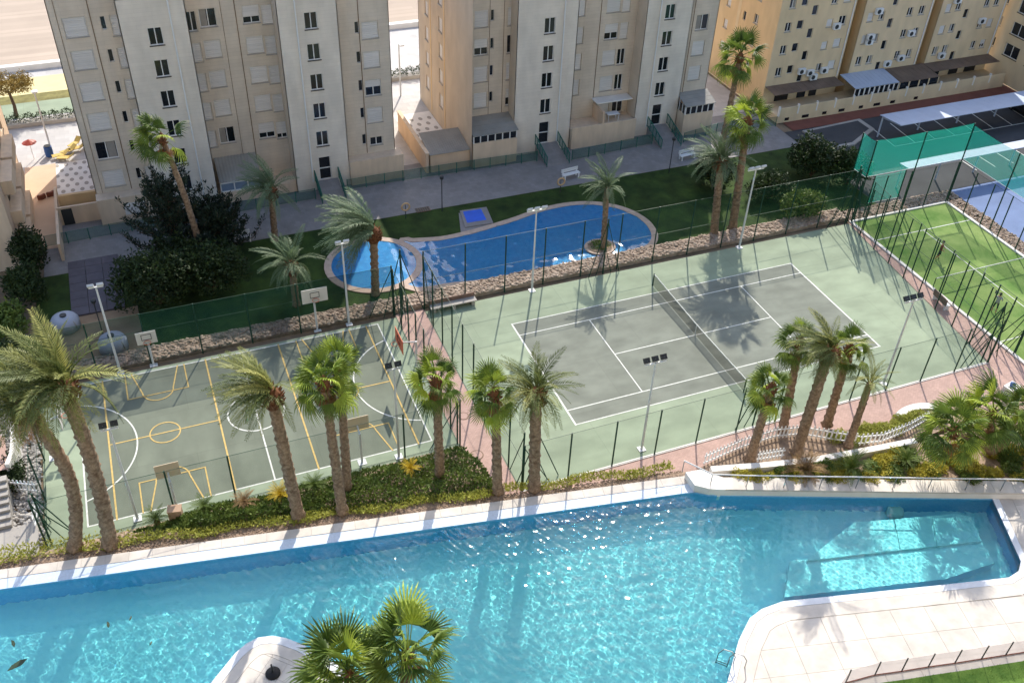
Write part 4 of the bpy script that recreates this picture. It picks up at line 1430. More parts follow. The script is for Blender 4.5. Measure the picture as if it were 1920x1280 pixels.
# ------------------------------------------------------------------ yellow block on the right
yb = thing('apartment_block', 'yellow ochre apartment block with glazed terraces on the right', 'apartment building', (0, 0, 0))
HY = 12.6
FY = 2.27
segs = [(24.95, 33.9), (35.0, 43.8), (44.85, 53.8)]
fr = front(30.0)
offs = [
    [(26.25, 3.9, .7, .9, 'open'), (27.6, 4.0, .7, .85, 'slit'), (29.0, 3.0, .62, .95, 'slit'), (31.1, 3.8, .7, .8, 'shut'), (32.6, 3.9, .85, .9, 'shut')],
    [(36.0, 3.85, .7, .9, 'shut'), (37.35, 3.85, .7, .85, 'open'), (38.7, 2.95, .6, .95, 'slit'), (40.9, 3.9, .7, .85, 'open'), (42.4, 3.9, .7, .9, 'open')],
    [(45.9, 3.75, .7, .9, 'shut'), (47.2, 3.8, .7, .85, 'open'), (48.5, 2.9, .6, .95, 'slit'), (51.0, 3.8, .7, .85, 'open'), (52.3, 3.8, .7, .9, 'shut')]]
for (x0, x1), ow in zip(segs, offs):
    wins = []
    for k in range(4):
        for i, (u, v, w, h, kd) in enumerate(ow):
            kk = kd if (k + i) % 3 else ('open' if kd == 'shut' else kd)
            if v + FY * k < HY - .6 and not (k == 0 and v < 3.2 and i == 99):
                wins.append((u, v + FY * k, w, h, kk))
    clad(yb, fr, x0, x1, 0, HY, wins, M_yellow)
    roof(yb, x0, x1, 30.0, 44, HY)
    pipe(yb, fr, x1 - .35, 2.6, HY)
for (a, b) in ((33.9, 35.0), (43.8, 44.85)):
    fbox(MB(), front(32.0), a, b, 0, HY, -.1, 0).build('recess_wall', M_yellow_d, yb)
    side(yb, a, 30.0, 32.0, 0, HY, M_yellow_d, 1)
    side(yb, b, 30.0, 32.0, 0, HY, M_yellow_d, -1)
fl = left(24.95)
ws = []
for k in range(4):
    z = 3.6 + FY * k
    ws += [(-33.5, z, .7, .9, 'open'), (-35.5, z - .4, .5, .9, 'slit'), (-38.5, z, .7, .9, 'shut')]
clad(yb, fl, -44, -30.0, 0, HY, ws, M_yellow_d)
joint(yb, fl, -36.5, .5, HY, M_yellow, .5)
# glazed and roofed terraces along the front
MB().box(24.9, 53.8, 26.9, 29.99, 0, .75).build('terrace_base', M_yellow, yb)
for i in range(13):
    x0 = 24.95 + i * 2.22
    if not (13.9 < 0):
        MB().box(x0 + .1, x0 + 2.14, 26.92, 27.02, .751, 1.55).build('balustrade', M_yellow, yb)
        MB().box(x0 - .08, x0 + .08, 26.88, 27.08, .752, 1.75).build('pier', M_white, yb)
def canopy(x0, x1, yf, zb, zf, m, n):
    for i in range(n):
        a = x0 + (x1 - x0) * i / n
        b = a + (x1 - x0) / n - .02
        MB().add([(a, yf, zf), (b, yf, zf), (b, 29.98, zb), (a, 29.98, zb), (a, yf, zf + .05), (b, yf, zf + .05), (b, 29.98, zb + .05), (a, 29.98, zb + .05)],
                 [(0, 3, 2, 1), (4, 5, 6, 7), (0, 1, 5, 4), (1, 2, 6, 5), (2, 3, 7, 6), (3, 0, 4, 7)]).build('canopy_sheet', m, yb)
canopy(25.0, 33.4, 28.2, 2.5, 2.35, M_roof_brown, 10)
canopy(34.0, 39.5, 27.2, 2.62, 2.25, M_roof_blue, 11)
canopy(39.6, 44.7, 27.2, 2.5, 2.2, M_roof_brown, 8)
canopy(44.8, 53.7, 28.2, 2.45, 2.3, M_roof_brown, 10)
for (a, b, n, mm) in ((34.0, 39.5, 9, M_white), (39.6, 44.7, 4, M_yellow)):
    f = MB()
    ff = front(27.25)
    for i in range(n + 1):
        uu_ = a + (b - a) * i / n
        fbox(f, ff, max(a, uu_ - .07), min(b, uu_ + .07), 1.3, 2.2, -.05, .03)
    fbox(f, ff, a, b, 1.25, 1.42, -.06, .04)
    g = f.build('glazing_frame', mm, yb)
    for i in range(n):
        q, r = a + (b - a) * i / n, a + (b - a) * (i + 1) / n
        fbox(MB(), ff, q + .08, r - .08, 1.43, 2.15, -.03, -.01).build('pane', M_pane, g)
    fbox(MB(), ff, a, b, .76, 1.25, -.04, .02).build('parapet', mm, yb)
for (u, w, h) in ((27.2, 1.6, 1.1), (29.6, 1.0, 1.4), (31.0, .9, 1.4), (46.5, 1.7, 1.1), (49.3, 1.2, 1.3), (51.6, 1.5, 1.2)):
    fbox(MB(), front(29.98), u - w / 2, u + w / 2, .8, .8 + h, .002, .05).build('terrace_door', M_pane, yb)
for (u, w) in ((26, .5), (28.2, .8), (30.5, .5), (32.6, .7), (35, .5), (37, .8), (39, .6), (42, .5)):
    fbox(MB(), front(26.9), u - w / 2, u + w / 2, .2, .5, .002, .03).build('basement_window', M_pane, yb)

def ac_unit(label, fr, u, v, parent=None, face=1):
    c = fr.p(u, v, .22)
    o = thing('air_conditioner', label, 'air conditioner', tuple(c), 0, 'wall-mounted air conditioners')
    MB().box(-.40, .40, -.16, .16, -.29, .29).build('casing', M_white_metal, o)
    mb = MB()
    vs = [(-.1, -.165, 0)] + [(-.1 + .23 * math.cos(a), -.165, .23 * math.sin(a)) for a in np.arange(12) * PI / 6]
    mb.add(vs, [(0, 1 + i, 1 + (i + 1) % 12) for i in range(12)])
    mb.build('fan_grille', M_dark_metal, o)
    for sx in (-.28, .28):
        MB().box(sx - .02, sx + .02, -.16, .22, -.33, -.29).build('bracket', M_dark_metal, o)
    return o
acs = [(31.9, 8.0, 'upper right of the first yellow facade'), (30.0, 3.45, 'low on the first yellow facade'), (30.5, 2.95, 'lowest on the first yellow facade'), (28.9, 3.75, 'above the brown canopy'),
       (31.7, 3.5, 'beside the low yellow window'), (36.7, 9.0, 'high on the middle yellow facade'), (36.5, 6.4, 'halfway up the middle yellow facade'), (36.5, 5.9, 'under its twin on the middle yellow facade'),
       (41.7, 6.2, 'right of centre on the middle yellow facade'), (39.7, 3.2, 'above the brown glazed terrace'), (41.3, 3.6, 'low right on the middle yellow facade'), (46.6, 9.1, 'high on the third yellow facade'),
       (50.9, 6.5, 'right half of the third yellow facade'), (46.8, 3.2, 'low on the third yellow facade')]
for (u, v, tx) in acs:
    ac_unit('white air conditioner ' + tx, fr, u, v)

# neighbour further right
nb = thing('apartment_block', 'yellow apartment block at the far right edge', 'apartment building', (0, 0, 0))
fl2 = left(54.6)
clad(nb, fl2, -34, -22, 0, 11, [(-31, 3.5 + 2.3 * k, 1.0, 1.0, 'open') for k in range(3)] + [(-28, 3.4 + 2.3 * k, 2.0, 1.3, 'pair') for k in range(3)] + [(-25, 3.4 + 2.3 * k, 1.6, 1.3, 'pair') for k in range(3)], M_yellow)
fbox(MB(), front(22.0), 54.6, 70, 0, 11, -.1, 0).build('front_wall', M_yellow, nb)
roof(nb, 54.6, 70, 22, 34, 11)

# ------------------------------------------------------------------ car park
structure(MB().sheet([(24.6, 10.8), (90, 10.8), (90, 25.1), (24.6, 25.1)], -.02).build('car_park', M_asphalt), 'dark asphalt car park in front of the yellow block', 'car park')
structure(MB().sheet([(25.6, 25.1), (54.4, 25.1), (54.4, 26.9), (25.6, 26.9)], .01).build('red_path', M_terra), 'red tiled path below the yellow terraces', 'path')
pk = thing('parking_markings', 'white bay lines painted on the dark car park', 'road marking', kind='structure')
for i in range(10):
    line_seg(pk, (33.2 + i * 2.45, 19.2), (33.6 + i * 2.45, 23.4), .1, .0, M_line_white)
line_seg(pk, (33.2, 19.2), (60, 19.2), .1, .003, M_line_white)
for i in range(6):
    line_seg(pk, (37.5 + i * 2.2, 12.9), (37.5 + i * 2.2, 16.0), .1, .006, M_line_white)
line_seg(pk, (36, 16.0), (52, 16.0), .1, .009, M_line_white)
structure(MB().prism([(26.3, 24.6), (33.5, 25.05), (33.5, 22.7), (29.5, 20.6), (27, 20.6)][::-1], -.02, .14).build('traffic_island', M_conc), 'pale kerbed island at the car park entrance', 'kerb')
structure(MB().prism([(26.8, 24.3), (33.0, 24.7), (33.0, 22.9), (29.5, 21.0), (27.4, 21.0)][::-1], -.02, .15).build('island_paving', M_asphalt), 'grey paving on the car park island', 'pavement')

def carport(label, x0, x1, y0, y1, zf, zb, bay):
    o = thing('carport', label, 'carport', ((x0 + x1) / 2, (y0 + y1) / 2, 0), 0, 'carports')
    cx, cy = (x0 + x1) / 2, (y0 + y1) / 2
    n = int((x1 - x0) / 1.0)
    for i in range(n):
        a = x0 - cx + (x1 - x0) * i / n
        b = a + (x1 - x0) / n - .012
        MB().add([(a, y0 - cy, zf), (b, y0 - cy, zf), (b, y1 - cy, zb), (a, y1 - cy, zb), (a, y0 - cy, zf + .06), (b, y0 - cy, zf + .06), (b, y1 - cy, zb + .06), (a, y1 - cy, zb + .06)],
                 [(0, 3, 2, 1), (4, 5, 6, 7), (0, 1, 5, 4), (1, 2, 6, 5), (2, 3, 7, 6), (3, 0, 4, 7)]).build('roof_sheet', M_roof_blue, o)
    k = 0
    x = x0 + .15
    while x < x1:
        MB().bar((x - cx, y1 - cy - .3, 0), (x - cx, y1 - cy - .3, zb - .06), .09, 6).bar((x - cx, y1 - cy - .3, zb - .12), (x - cx, y0 - cy + .2, zf - .08), .06, 6).build('post', M_roof_blue, o)
        x += bay
    return o
carport('long pale blue carport roof below the yellow block', 32.7, 56, 18.7, 21.7, 2.45, 2.15, 4.9)
carport('second pale blue carport roof behind the turquoise net', 27.9, 56, 11.7, 13.0, 2.35, 2.25, 4.4)

def car(label, x, y, rz, m_body):
    o = thing('parked_car', label, 'car', (x, y, -.02), rz, 'cars under the carport')
    L, W = 4.1, 1.72
    prof = [(-2.05, .35), (-2.05, .78), (-1.85, .9), (-1.1, .95), (-.55, 1.42), (.75, 1.45), (1.5, 1.0), (1.98, .88), (2.05, .35)]
    mb = MB()
    n = len(prof)
    vs = []
    for s in (-1, 1):
        for (a, h) in prof:
            t = .88 if h > 1.2 else 1.0
            vs.append((a, s * W / 2 * t, h))
    mb.add(vs, [(i, i + 1, n + i + 1, n + i) for i in range(n - 1)] + [tuple(range(n))[::-1], tuple(range(n, 2 * n)), (0, n, 2 * n - 1, n - 1)])
    mb.build('body', m_body, o)
    g = MB()
    for s in (-1, 1):
        g.add([(-1.0, s * (W / 2 + .004) * .99, .97), (1.3, s * (W / 2 + .004) * .99, 1.0), (.72, s * W / 2 * .9 + s * .006, 1.38), (-.52, s * W / 2 * .9 + s * .006, 1.36)], [(0, 1, 2, 3)])
    g.add([(-1.06, -.7, 1.0), (-1.06, .7, 1.0), (-.6, .66, 1.40), (-.6, -.66, 1.40)], [(0, 1, 2, 3)])
    g.add([(1.44, -.7, 1.06), (1.44, .7, 1.06), (.82, .66, 1.43), (.82, -.66, 1.43)], [(0, 1, 2, 3)])
    g.build('glass', M_pane, o)
    for sx in (-1.3, 1.3):
        for sy in (-1, 1):
            w = MB().bar((sx, sy * .70, .31), (sx, sy * .88, .31), .31, 14).build('wheel', M_black, o)
            MB().bar((sx, sy * .875, .31), (sx, sy * .89, .31), .19, 10).build('rim', M_steel, w)
    for sy in (-.6, .6):
        MB().box(-2.08, -2.04, sy - .18, sy + .18, .62, .76).build('headlight', M_white_metal, o)
    return o
car('dark hatchback parked under the long carport', 51.3, 20.9, PI / 2, mat('car_dark', srgb(40, 42, 48), 0.25, 0.02, 1, spec=.6))
car('silver car parked under the long carport', 54.0, 20.9, PI / 2, mat('car_silver', srgb(176, 180, 186), 0.25, 0.02, 1, spec=.6, metal=.4))
structure(MB().sheet([(32.4, -14), (60, -14), (60, 10.7), (32.4, 10.7)], 0.0).build('blue_court', M_bluecourt), 'blue grey hard court at the right edge', 'court')

# ------------------------------------------------------------------ left neighbour building
lb = thing('apartment_block', 'peach apartment block cut off at the left edge', 'apartment building', (0, 0, 0))
frr = right(-43.9)
wins = [(34.8, 1.6 + 2.5 * k, 1.4, 1.3, 'pair') for k in range(3)] + [(31.2, 1.7 + 2.5 * k, 1.1, 1.3, 'shut') for k in range(3)] + [(27.6, 1.6 + 2.5 * k, 1.2, 1.3, 'pair') for k in range(3)]
clad(lb, frr, 24.0, 38.3, 0, 8.2, wins, M_peach)
fbox(MB(), front(24.0), -60, -43.9, 0, 8.2, -.1, 0).build('front_wall', M_podium, lb)
fbox(MB(), Frame((0, 38.3, 0), (-1, 0, 0), (0, 1, 0)), 43.9, 60, 0, 8.2, -.1, 0).build('back_wall', M_peach, lb)
roof(lb, -60, -43.9, 24, 38.3, 8.2)
for (y0, y1) in ((29.3, 33.2), (25.5, 28.9)):
    for k in range(3):
        MB().box(-43.88, -43.1, y0, y1, 2.35 + 2.5 * k - 2.0, 2.45 + 2.5 * k - 1.0).build('balcony', M_podium, lb)

# courtyard left of the left tower
cw = thing('courtyard_wall', 'ochre courtyard wall left of the left tower', 'wall', (0, 0, 0))
MB().box(-41.0, -38.1, 30.9, 31.2, 0, 1.7).build('wall', M_yellow_d, cw)
MB().box(-41.2, -38.1, 29.2, 29.4, 0, 1.6).build('lower_wall', M_podium, cw)
MB().box(-41.3, -41.1, 24.0, 33.0, 0, 1.5).build('side_wall', M_podium, cw)
MB().box(-40.9, -40.1, 29.15, 29.2, .05, 1.45).build('gate', M_dark_metal, cw)
structure(MB().sheet([(-43.8, 26), (-41.3, 26), (-41.3, 40), (-43.8, 40)], .03).build('courtyard_path', mat('peach_paving', srgb(206, 178, 152), .9, .06, .6)), 'peach paved passage beside the left neighbour block', 'path')

# ------------------------------------------------------------------ promenade details (top left and in the gap)
structure(MB().sheet([(-47.5, 50.2), (-36, 50.2), (-36, 53.6), (-47.5, 53.6)], .0).build('sports_surface', M_court_green), 'pale green play surface by the beach', 'court')
structure(MB().sheet([(-47.5, 55.5), (-36, 55.5), (-36, 59.6), (-47.5, 59.6)], .0).build('sandy_strip', mat('sandy_strip', srgb(214, 200, 150), .9, .06, .6)), 'yellowish strip beside the beach wall', 'ground')
structure(MB().sheet([(-47.5, 53.6), (-36, 53.6), (-36, 55.5), (-47.5, 55.5)], .002).build('verge', mat('verge', srgb(122, 116, 70), .95, .3, 1.2)), 'dry grassy verge beside the play surface', 'lawn')
def promenade_lamp(label, x, y, h):
    o = thing('street_lamp', label, 'street lamp', (x, y, 0), 0, 'promenade lamps')
    MB().bar((0, 0, 0), (0, 0, h), .09, 7, .06).build('pole', M_pole, o)
    MB().bar((0, 0, h), (.1, -.5, h + .12), .05, 5).build('arm', M_pole, o)
    MB().box(-.12, .32, -.85, -.4, h + .06, h + .18).build('lamp_head', M_white_metal, o)
    return o
promenade_lamp('pale street lamp beside the autumn tree on the promenade', -41.6, 43.0, 5.6)
promenade_lamp('pale street lamp on the promenade between the towers', -8.6, 44.2, 5.4)
def planter(label, x0, x1, y):
    o = thing('low_planter', label, 'planter', ((x0 + x1) / 2, y, 0), 0, 'promenade planters')
    w = (x1 - x0) / 2
    MB().box(-w, w, -.5, .5, 0, .35).build('kerb', M_conc, o)
    v = []
    for k in range(max(2, int(w * 2 / 1.1))):
        pts = shell_points(260, .55, .5, .6) + np.array([-w + .55 + k * 1.1, 0, .55])
        q, f = leaf_quads(pts, .16)
        link('bush', np_mesh('bush', q, f), M_shrub_dark, o)
    return o
planter('row of clipped bushes left on the promenade', -46, -36.5, 48.6)
planter('row of clipped bushes seen between the towers', -9.2, -3, 48.2)
ob = thing('barrel', 'blue plastic barrel in the beach yard', 'barrel', (-41.7, 41.6, 0))
MB().tube([(0, 0, 0), (0, 0, .08), (0, 0, .5), (0, 0, .95), (0, 0, 1.0)], [.3, .34, .36, .34, .28], 12).build('body', M_blue_p, ob)
MB().bar((0, 0, .98), (0, 0, 1.03), .29, 12).build('lid', M_black, ob)
pa = thing('parasol', 'small red parasol in the beach yard', 'parasol', (-43.0, 41.4, 0))
MB().bar((0, 0, 0), (0, 0, 1.7), .03, 6).build('pole', M_white_metal, pa)
mbp = MB().add([(0, 0, 1.95)] + [(.62 * math.cos(a), .62 * math.sin(a), 1.62) for a in np.arange(10) * PI / 5], [(0, 1 + i, 1 + (i + 1) % 10) for i in range(10)])
mbp.build('canopy', M_red, pa)
for i, (x, y, a) in enumerate(((-40.9, 41.0, .2), (-40.2, 41.6, .5), (-39.5, 41.9, .1), (-40.5, 40.4, -.3), (-39.6, 42.8, .9))):
    o = thing('beach_lounger', 'yellow folding beach lounger in the yard, ' + ('nearest the barrel', 'second from the barrel', 'third from the barrel', 'closest to the oval paving', 'farthest from the barrel')[i], 'lounger', (x, y, 0), a, 'yellow beach loungers')
    MB().box(-.6, .35, -.27, .27, .28, .33).build('seat', M_yel_p, o)
    MB().add([(.35, -.27, .30), (.35, .27, .30), (.85, .27, .65), (.85, -.27, .65), (.35, -.27, .25), (.35, .27, .25), (.87, .27, .61), (.87, -.27, .61)], [(0, 1, 2, 3), (7, 6, 5, 4), (0, 3, 7, 4), (1, 5, 6, 2), (2, 6, 7, 3)]).build('backrest', M_yel_p, o)
    for sx in (-.5, .3):
        for sy in (-.24, .24):
            MB().bar((sx, sy, 0), (sx, sy, .29), .02, 4).build('leg', M_white_metal, o)
for i, (x, y) in enumerate(((-42.6, 34.3), (-41.9, 34.6))):
    o = thing('garden_stool', ('rust red curved seat nearer the wall in the passage', 'rust red curved seat nearer the tower in the passage')[i], 'seat', (x, y, .03), .4, 'rust red seats')
    vs = []
    for k in range(9):
        t = -.9 + 1.8 * k / 8
        for (r, z) in ((.28, 0), (.28, .4), (.45, .4), (.45, 0)):
            vs.append((r * math.sin(t), -r * math.cos(t), z))
    MB().add(vs, [(4 * k + j, 4 * k + (j + 1) % 4, 4 * k + 4 + (j + 1) % 4, 4 * k + 4 + j) for k in range(8) for j in range(4)] + [(0, 1, 2, 3), (35, 34, 33, 32)]).build('seat_block', M_terra, o)

# ------------------------------------------------------------------ garden pool
gp_main = [(-16.2, 17.9), (-15.4, 17.91), (-13.11, 17.45), (-10.77, 17.55), (-8.59, 17.87), (-6.33, 18.3), (-4.15, 18.85), (-1.59, 19.07), (0.69, 18.58), (2.55, 17.22), (3.52, 15.19), (3.47, 13.3), (2.79, 12.0), (1.47, 11.3), (-1.72, 11.22), (-4.95, 11.22), (-10.97, 11.24), (-14.06, 11.66), (-17.42, 12.45)]
def smooth_closed(poly, n=4):
    out = []
    m = len(poly)
    for i in range(m):
        p0, p1, p2, p3 = [np.array(poly[(i + k) % m]) for k in (-1, 0, 1, 2)]
        for k in range(n):
            t = k / n
            out.append(tuple(.5 * ((2 * p1) + (-p0 + p2) * t + (2 * p0 - 5 * p1 + 4 * p2 - p3) * t * t + (-p0 + 3 * p1 - 3 * p2 + p3) * t ** 3)))
    return out
RC, RR = (-19.15, 15.95), 3.25
gm = smooth_closed(gp_main, 4)
gm = [p for p in gm if math.hypot(p[0] - RC[0], p[1] - RC[1]) > RR + .45 and p[0] > -18.2]
i0 = max(range(len(gm)), key=lambda i: math.hypot(gm[i][0] - gm[i - 1][0], gm[i][1] - gm[i - 1][1]))
gm = gm[i0:] + gm[:i0]                       # runs clockwise from the ring's top right
aa0 = math.atan2(gm[-1][1] - RC[1], gm[-1][0] - RC[0])
aa1 = math.atan2(gm[0][1] - RC[1], gm[0][0] - RC[0])
ring_arc = [(RC[0] + (RR + .4) * math.cos(aa0 + (aa1 - aa0) * k / 12), RC[1] + (RR + .4) * math.sin(aa0 + (aa1 - aa0) * k / 12)) for k in range(13)]
gm = gm + ring_arc
gr = [(RC[0] + RR * math.cos(a), RC[1] + RR * math.sin(a)) for a in np.arange(40) * 2 * PI / 40]
def offset_closed(poly, d):
    out = []
    m = len(poly)
    for i in range(m):
        a, b = Vector(poly[i - 1]), Vector(poly[(i + 1) % m])
        t = (b - a).normalized()
        out.append((poly[i][0] + t.y * d, poly[i][1] - t.x * d))
    return out
def poly_area(p):
    return sum(p[i - 1][0] * p[i][1] - p[i][0] * p[i - 1][1] for i in range(len(p))) / 2
if poly_area(gm) < 0:
    gm = gm[::-1]
gpool = thing('garden_pool', 'curved blue garden pool with round paddling basin in the lawn', 'swimming pool', kind='structure')
for nm, poly, zf, zz in (('main_basin', gm, -.5, 0.075), ('paddling_basin', gr, -.3, .078)):
    MB().sheet(poly, .024 if nm == 'main_basin' else .022).build(nm, M_garden_pool, gpool)
    o2 = offset_closed(poly, .55)
    m = len(poly)
    cp = MB()
    for i in range(m):
        j = (i + 1) % m
        if nm == 'main_basin' and math.hypot(poly[i][0] - RC[0], poly[i][1] - RC[1]) < RR + .46 and math.hypot(poly[j][0] - RC[0], poly[j][1] - RC[1]) < RR + .46:
            continue
        cp.add([(*poly[i], .02), (*poly[j], .02), (*poly[j], zz), (*poly[i], zz), (*o2[i], zz), (*o2[j], zz), (*o2[j], .0), (*o2[i], .0)], [(0, 3, 2, 1), (3, 4, 5, 2), (4, 7, 6, 5)])
    cp.build('coping', mat('coping_stone', srgb(186, 166, 150), .85, .12, 3.0), gpool)
for nm, poly, lb_ in (('garden_pool_water', gm, 'deep blue water of the curved garden pool'), ('garden_pool_water', gr, 'blue water of the round paddling basin')):
    wave_sheet(nm, lb_, poly, .058, .12, wave_set(30, .4, 1.8, .06, 9), M_water_g)
isl = thing('pool_island', 'round planted island in the garden pool', 'planter', (-1.55, 12.4, 0))
pts = [(1.28 * math.cos(a), 1.12 * math.sin(a)) for a in np.arange(28) * 2 * PI / 28]
MB().prism(pts, 0, .16).build('kerb', MATS['coping_stone'], isl)
MB().prism([(x * .8, y * .8) for x, y in pts], .1, .2).build('soil', M_mulch, isl)
q, f = leaf_quads(shell_points(500, .85, .75, .3, .2, 0) + np.array([0, 0, .2]), .16)
link('plants', np_mesh('plants', q, f), M_hedge, isl)
fb = thing('foot_bath', 'small bright blue foot bath beside the garden pool', 'foot bath', (0, 0, 0))
MB().prism([(-10.341, 21.177), (-8.013, 21.031), (-8.358, 18.482), (-10.78, 18.609)][::-1], .02, .11).build('rim', M_walk, fb)
MB().prism([(-10.144, 20.932), (-8.559, 20.851), (-8.725, 19.128), (-10.395, 19.168)][::-1], .1, .115).build('water', M_foot, fb)

def bench(label, x, y, rz):
    o = thing('park_bench', label, 'bench', (x, y, .02), rz, 'white garden benches')
    for k in range(3):
        MB().box(-.85, .85, -.22 + k * .16, -.09 + k * .16, .43, .47).build('seat_slat', M_white_metal, o)
    for k in range(2):
        MB().box(-.85, .85, .26, .30, .55 + k * .18, .69 + k * .18).build('back_slat', M_white_metal, o)
    for sx in (-.7, .7):
        MB().box(sx - .05, sx + .05, -.22, -.14, 0, .43).box(sx - .05, sx + .05, .2, .28, 0, .88).box(sx - .045, sx + .045, -.14, .2, .36, .42).build('leg_frame', M_white_metal, o)
    return o
bench('white slatted bench on the walkway left of the pool palm', *(0.885, 23.427), 0.12)
bench('white slatted bench on the walkway near the right ramp', *(12.662, 23.305), 0.12)
bench('white slatted bench beside the dark conifer', *(-28.2, 22.256), 0.1)
def lifering(label, x, y):
    o = thing('life_ring_post', label, 'life ring', (x, y, .01), 0, 'life ring posts')
    MB().bar((0, 0, 0), (0, 0, 1.3), .03, 6).build('post', M_dark_metal, o)
    pts = [(.33 * math.cos(a), -.06, 1.15 + .33 * math.sin(a)) for a in np.arange(17) * PI / 8]
    MB().tube(pts, .075, 7, False).build('ring', mat('life_ring_orange', srgb(206, 172, 130), .6), o, True)
    return o
lifering('life ring on a post left of the garden pool', *(-14.912, 21.558))
lifering('life ring on a post near the white bench', *(-1.082, 21.333))
dg = thing('drain_cover', 'rusty drain cover set in the walkway', 'drain cover', (*(-13.174, 22.396), .03))
MB().box(-.6, .6, -.35, .35, 0, .03).build('frame', mat('rust', srgb(110, 92, 74), .9, .2, 3), dg)
for k in range(6):
    MB().box(-.55 + k * .19, -.44 + k * .19, -.3, .3, .031, .04).build('bar', M_dark_metal, dg)
def thin_post(label, x, y, h):
    o = thing('garden_lamp', label, 'lamp post', (x, y, .02), 0, 'garden lamp posts')
    MB().bar((0, 0, 0), (0, 0, h), .04, 6).build('post', M_dark_metal, o)
    MB().tube([(0, 0, h), (0, 0, h + .1), (0, 0, h + .3), (0, 0, h + .36)], [.06, .16, .18, .03], 8).build('lantern', M_dark_metal, o)
    return o
thin_post('thin dark lamp post on the walkway by the drain cover', *(-11.735, 21.644), 3.0)
thin_post('thin dark lamp post on the walkway near the right bench', *(9.715, 21.431), 3.2)
thin_post('thin dark lamp post behind the far left floodlight', *(-39.018, 13.804), 2.6)

# slate roofed plant and water tanks at the left
sl = thing('slate_terrace', 'dark purple slab terrace behind the left floodlight', 'terrace', kind='structure')
for i in range(3):
    for j in range(7):
        MB().box(-40.9 + i * 1.2, -40.9 + i * 1.2 + 1.17, 16.4 + j * 1.02, 16.4 + j * 1.02 + .99, 0, .12 + .01 * random.random()).build('slab', M_slate, sl)
structure(MB().sheet([(-43.1, 10.95), (-36.5, 10.95), (-36.5, 16.4), (-43.1, 16.4)], .012).build('plant_yard', mat('yard_earth', srgb(150, 128, 104), .95, .15, .8)), 'bare earth yard around the pale tanks', 'ground')
def tank(label, x, y, r, h):
    o = thing('water_tank', label, 'tank', (x, y, 0), 0, 'pale round tanks')
    MB().tube([(0, 0, 0), (0, 0, h * .6), (0, 0, h * .85), (0, 0, h * .97), (0, 0, h)], [r, r, r * .85, r * .5, r * .2], 20).build('shell', mat('tank_grey', srgb(165, 172, 184), .6, .05, 1), o, True)
    MB().bar((0, 0, h - .02), (0, 0, h + .1), .22, 10).build('hatch', M_dark_metal, o)
    MB().tube([(r * .7, -r * .6, .05), (r * .75, -r * .75, .5), (r * .6, -r * .6, h * .8)], .04, 5).build('inlet_pipe', M_steel, o)
    return o
tank('pale grey tank beside the left floodlight', -38.4, 11.9, .95, 1.1)
tank('pale grey tank at the end of the dark terrace', -41.3, 15.4, .95, 1.0)

# ------------------------------------------------------------------ the tall block the view is taken from (out of view; added for its warm bounce light)
vb = thing('apartment_tower', 'tall cream apartment tower behind the viewpoint, unseen, added for bounce light', 'apartment building', (-25, -52, 0))
M_view = mat('cream_facade', srgb(226, 212, 190), .85, .04, .3, stain=.06, stain_scale=(.8, .8, .06))
MB().box(-48, 48, -16, 0, 0, 78).build('wall', M_view, vb)
for k in range(25):
    MB().box(-46, 46, 0, 1.6, 3.0 + k * 3.0, 3.2 + k * 3.0).build('balcony_slab', M_view, vb)
    MB().box(-46, 46, 1.5, 1.6, 3.2 + k * 3.0, 4.1 + k * 3.0).build('balcony_parapet', M_view, vb)
    MB().box(-44, 44, .002, .02, 3.4 + k * 3.0, 5.6 + k * 3.0).build('glazing', M_pane, vb)

# ------------------------------------------------------------------ palms
def date_frond_mesh(name, droop, side_sweep, leaflets=34, vee=0.5, wid=0.016, lmax=0.17, seed=0):
    rg = np.random.default_rng(seed)
    pts = []
    for i in range(13):
        t = i / 12
        pts.append(Vector((t * (1 - .18 * droop * t), side_sweep * t * t, -droop * (t ** 2.0) * .75 + .06 * math.sin(PI * t))))
    def at(t):
        x = t * 12
        i = min(11, int(x))
        return pts[i].lerp(pts[i + 1], x - i)
    mb = MB()
    mb.tube([at(t) for t in (0, .25, .5, .75, 1)], [.018, .012, .009, .006, .002], 4, False)
    for i in range(leaflets):
        t = .14 + .86 * i / (leaflets - 1)
        p = at(t)
        d = (at(min(1, t + .03)) - at(max(0, t - .03))).normalized()
        sidev = Vector((0, 0, 1)).cross(d).normalized()
        up_ = d.cross(sidev)
        L = lmax * (.45 + .55 * math.sin(PI * min(1, (t * .9 + .12))) ** .7) * (1 - .35 * max(0, t - .7) / .3)
        for s in (-1, 1):
            a = sidev * s * (.75 + .1 * rg.uniform(-1, 1)) + d * (.55 + .15 * rg.uniform(-1, 1)) + up_ * (vee * .6 + .12 * rg.uniform(-1, 1))
            a.normalize()
            l = L * rg.uniform(.85, 1.15)
            mid = p + a * l * .5
            tip = p + a * l - Vector((0, 0, l * .22))
            w = d * wid
            mb.add([p, mid + w * .7, tip, mid - w * .7], [(0, 1, 2, 3)])
    return mb.mesh(name)

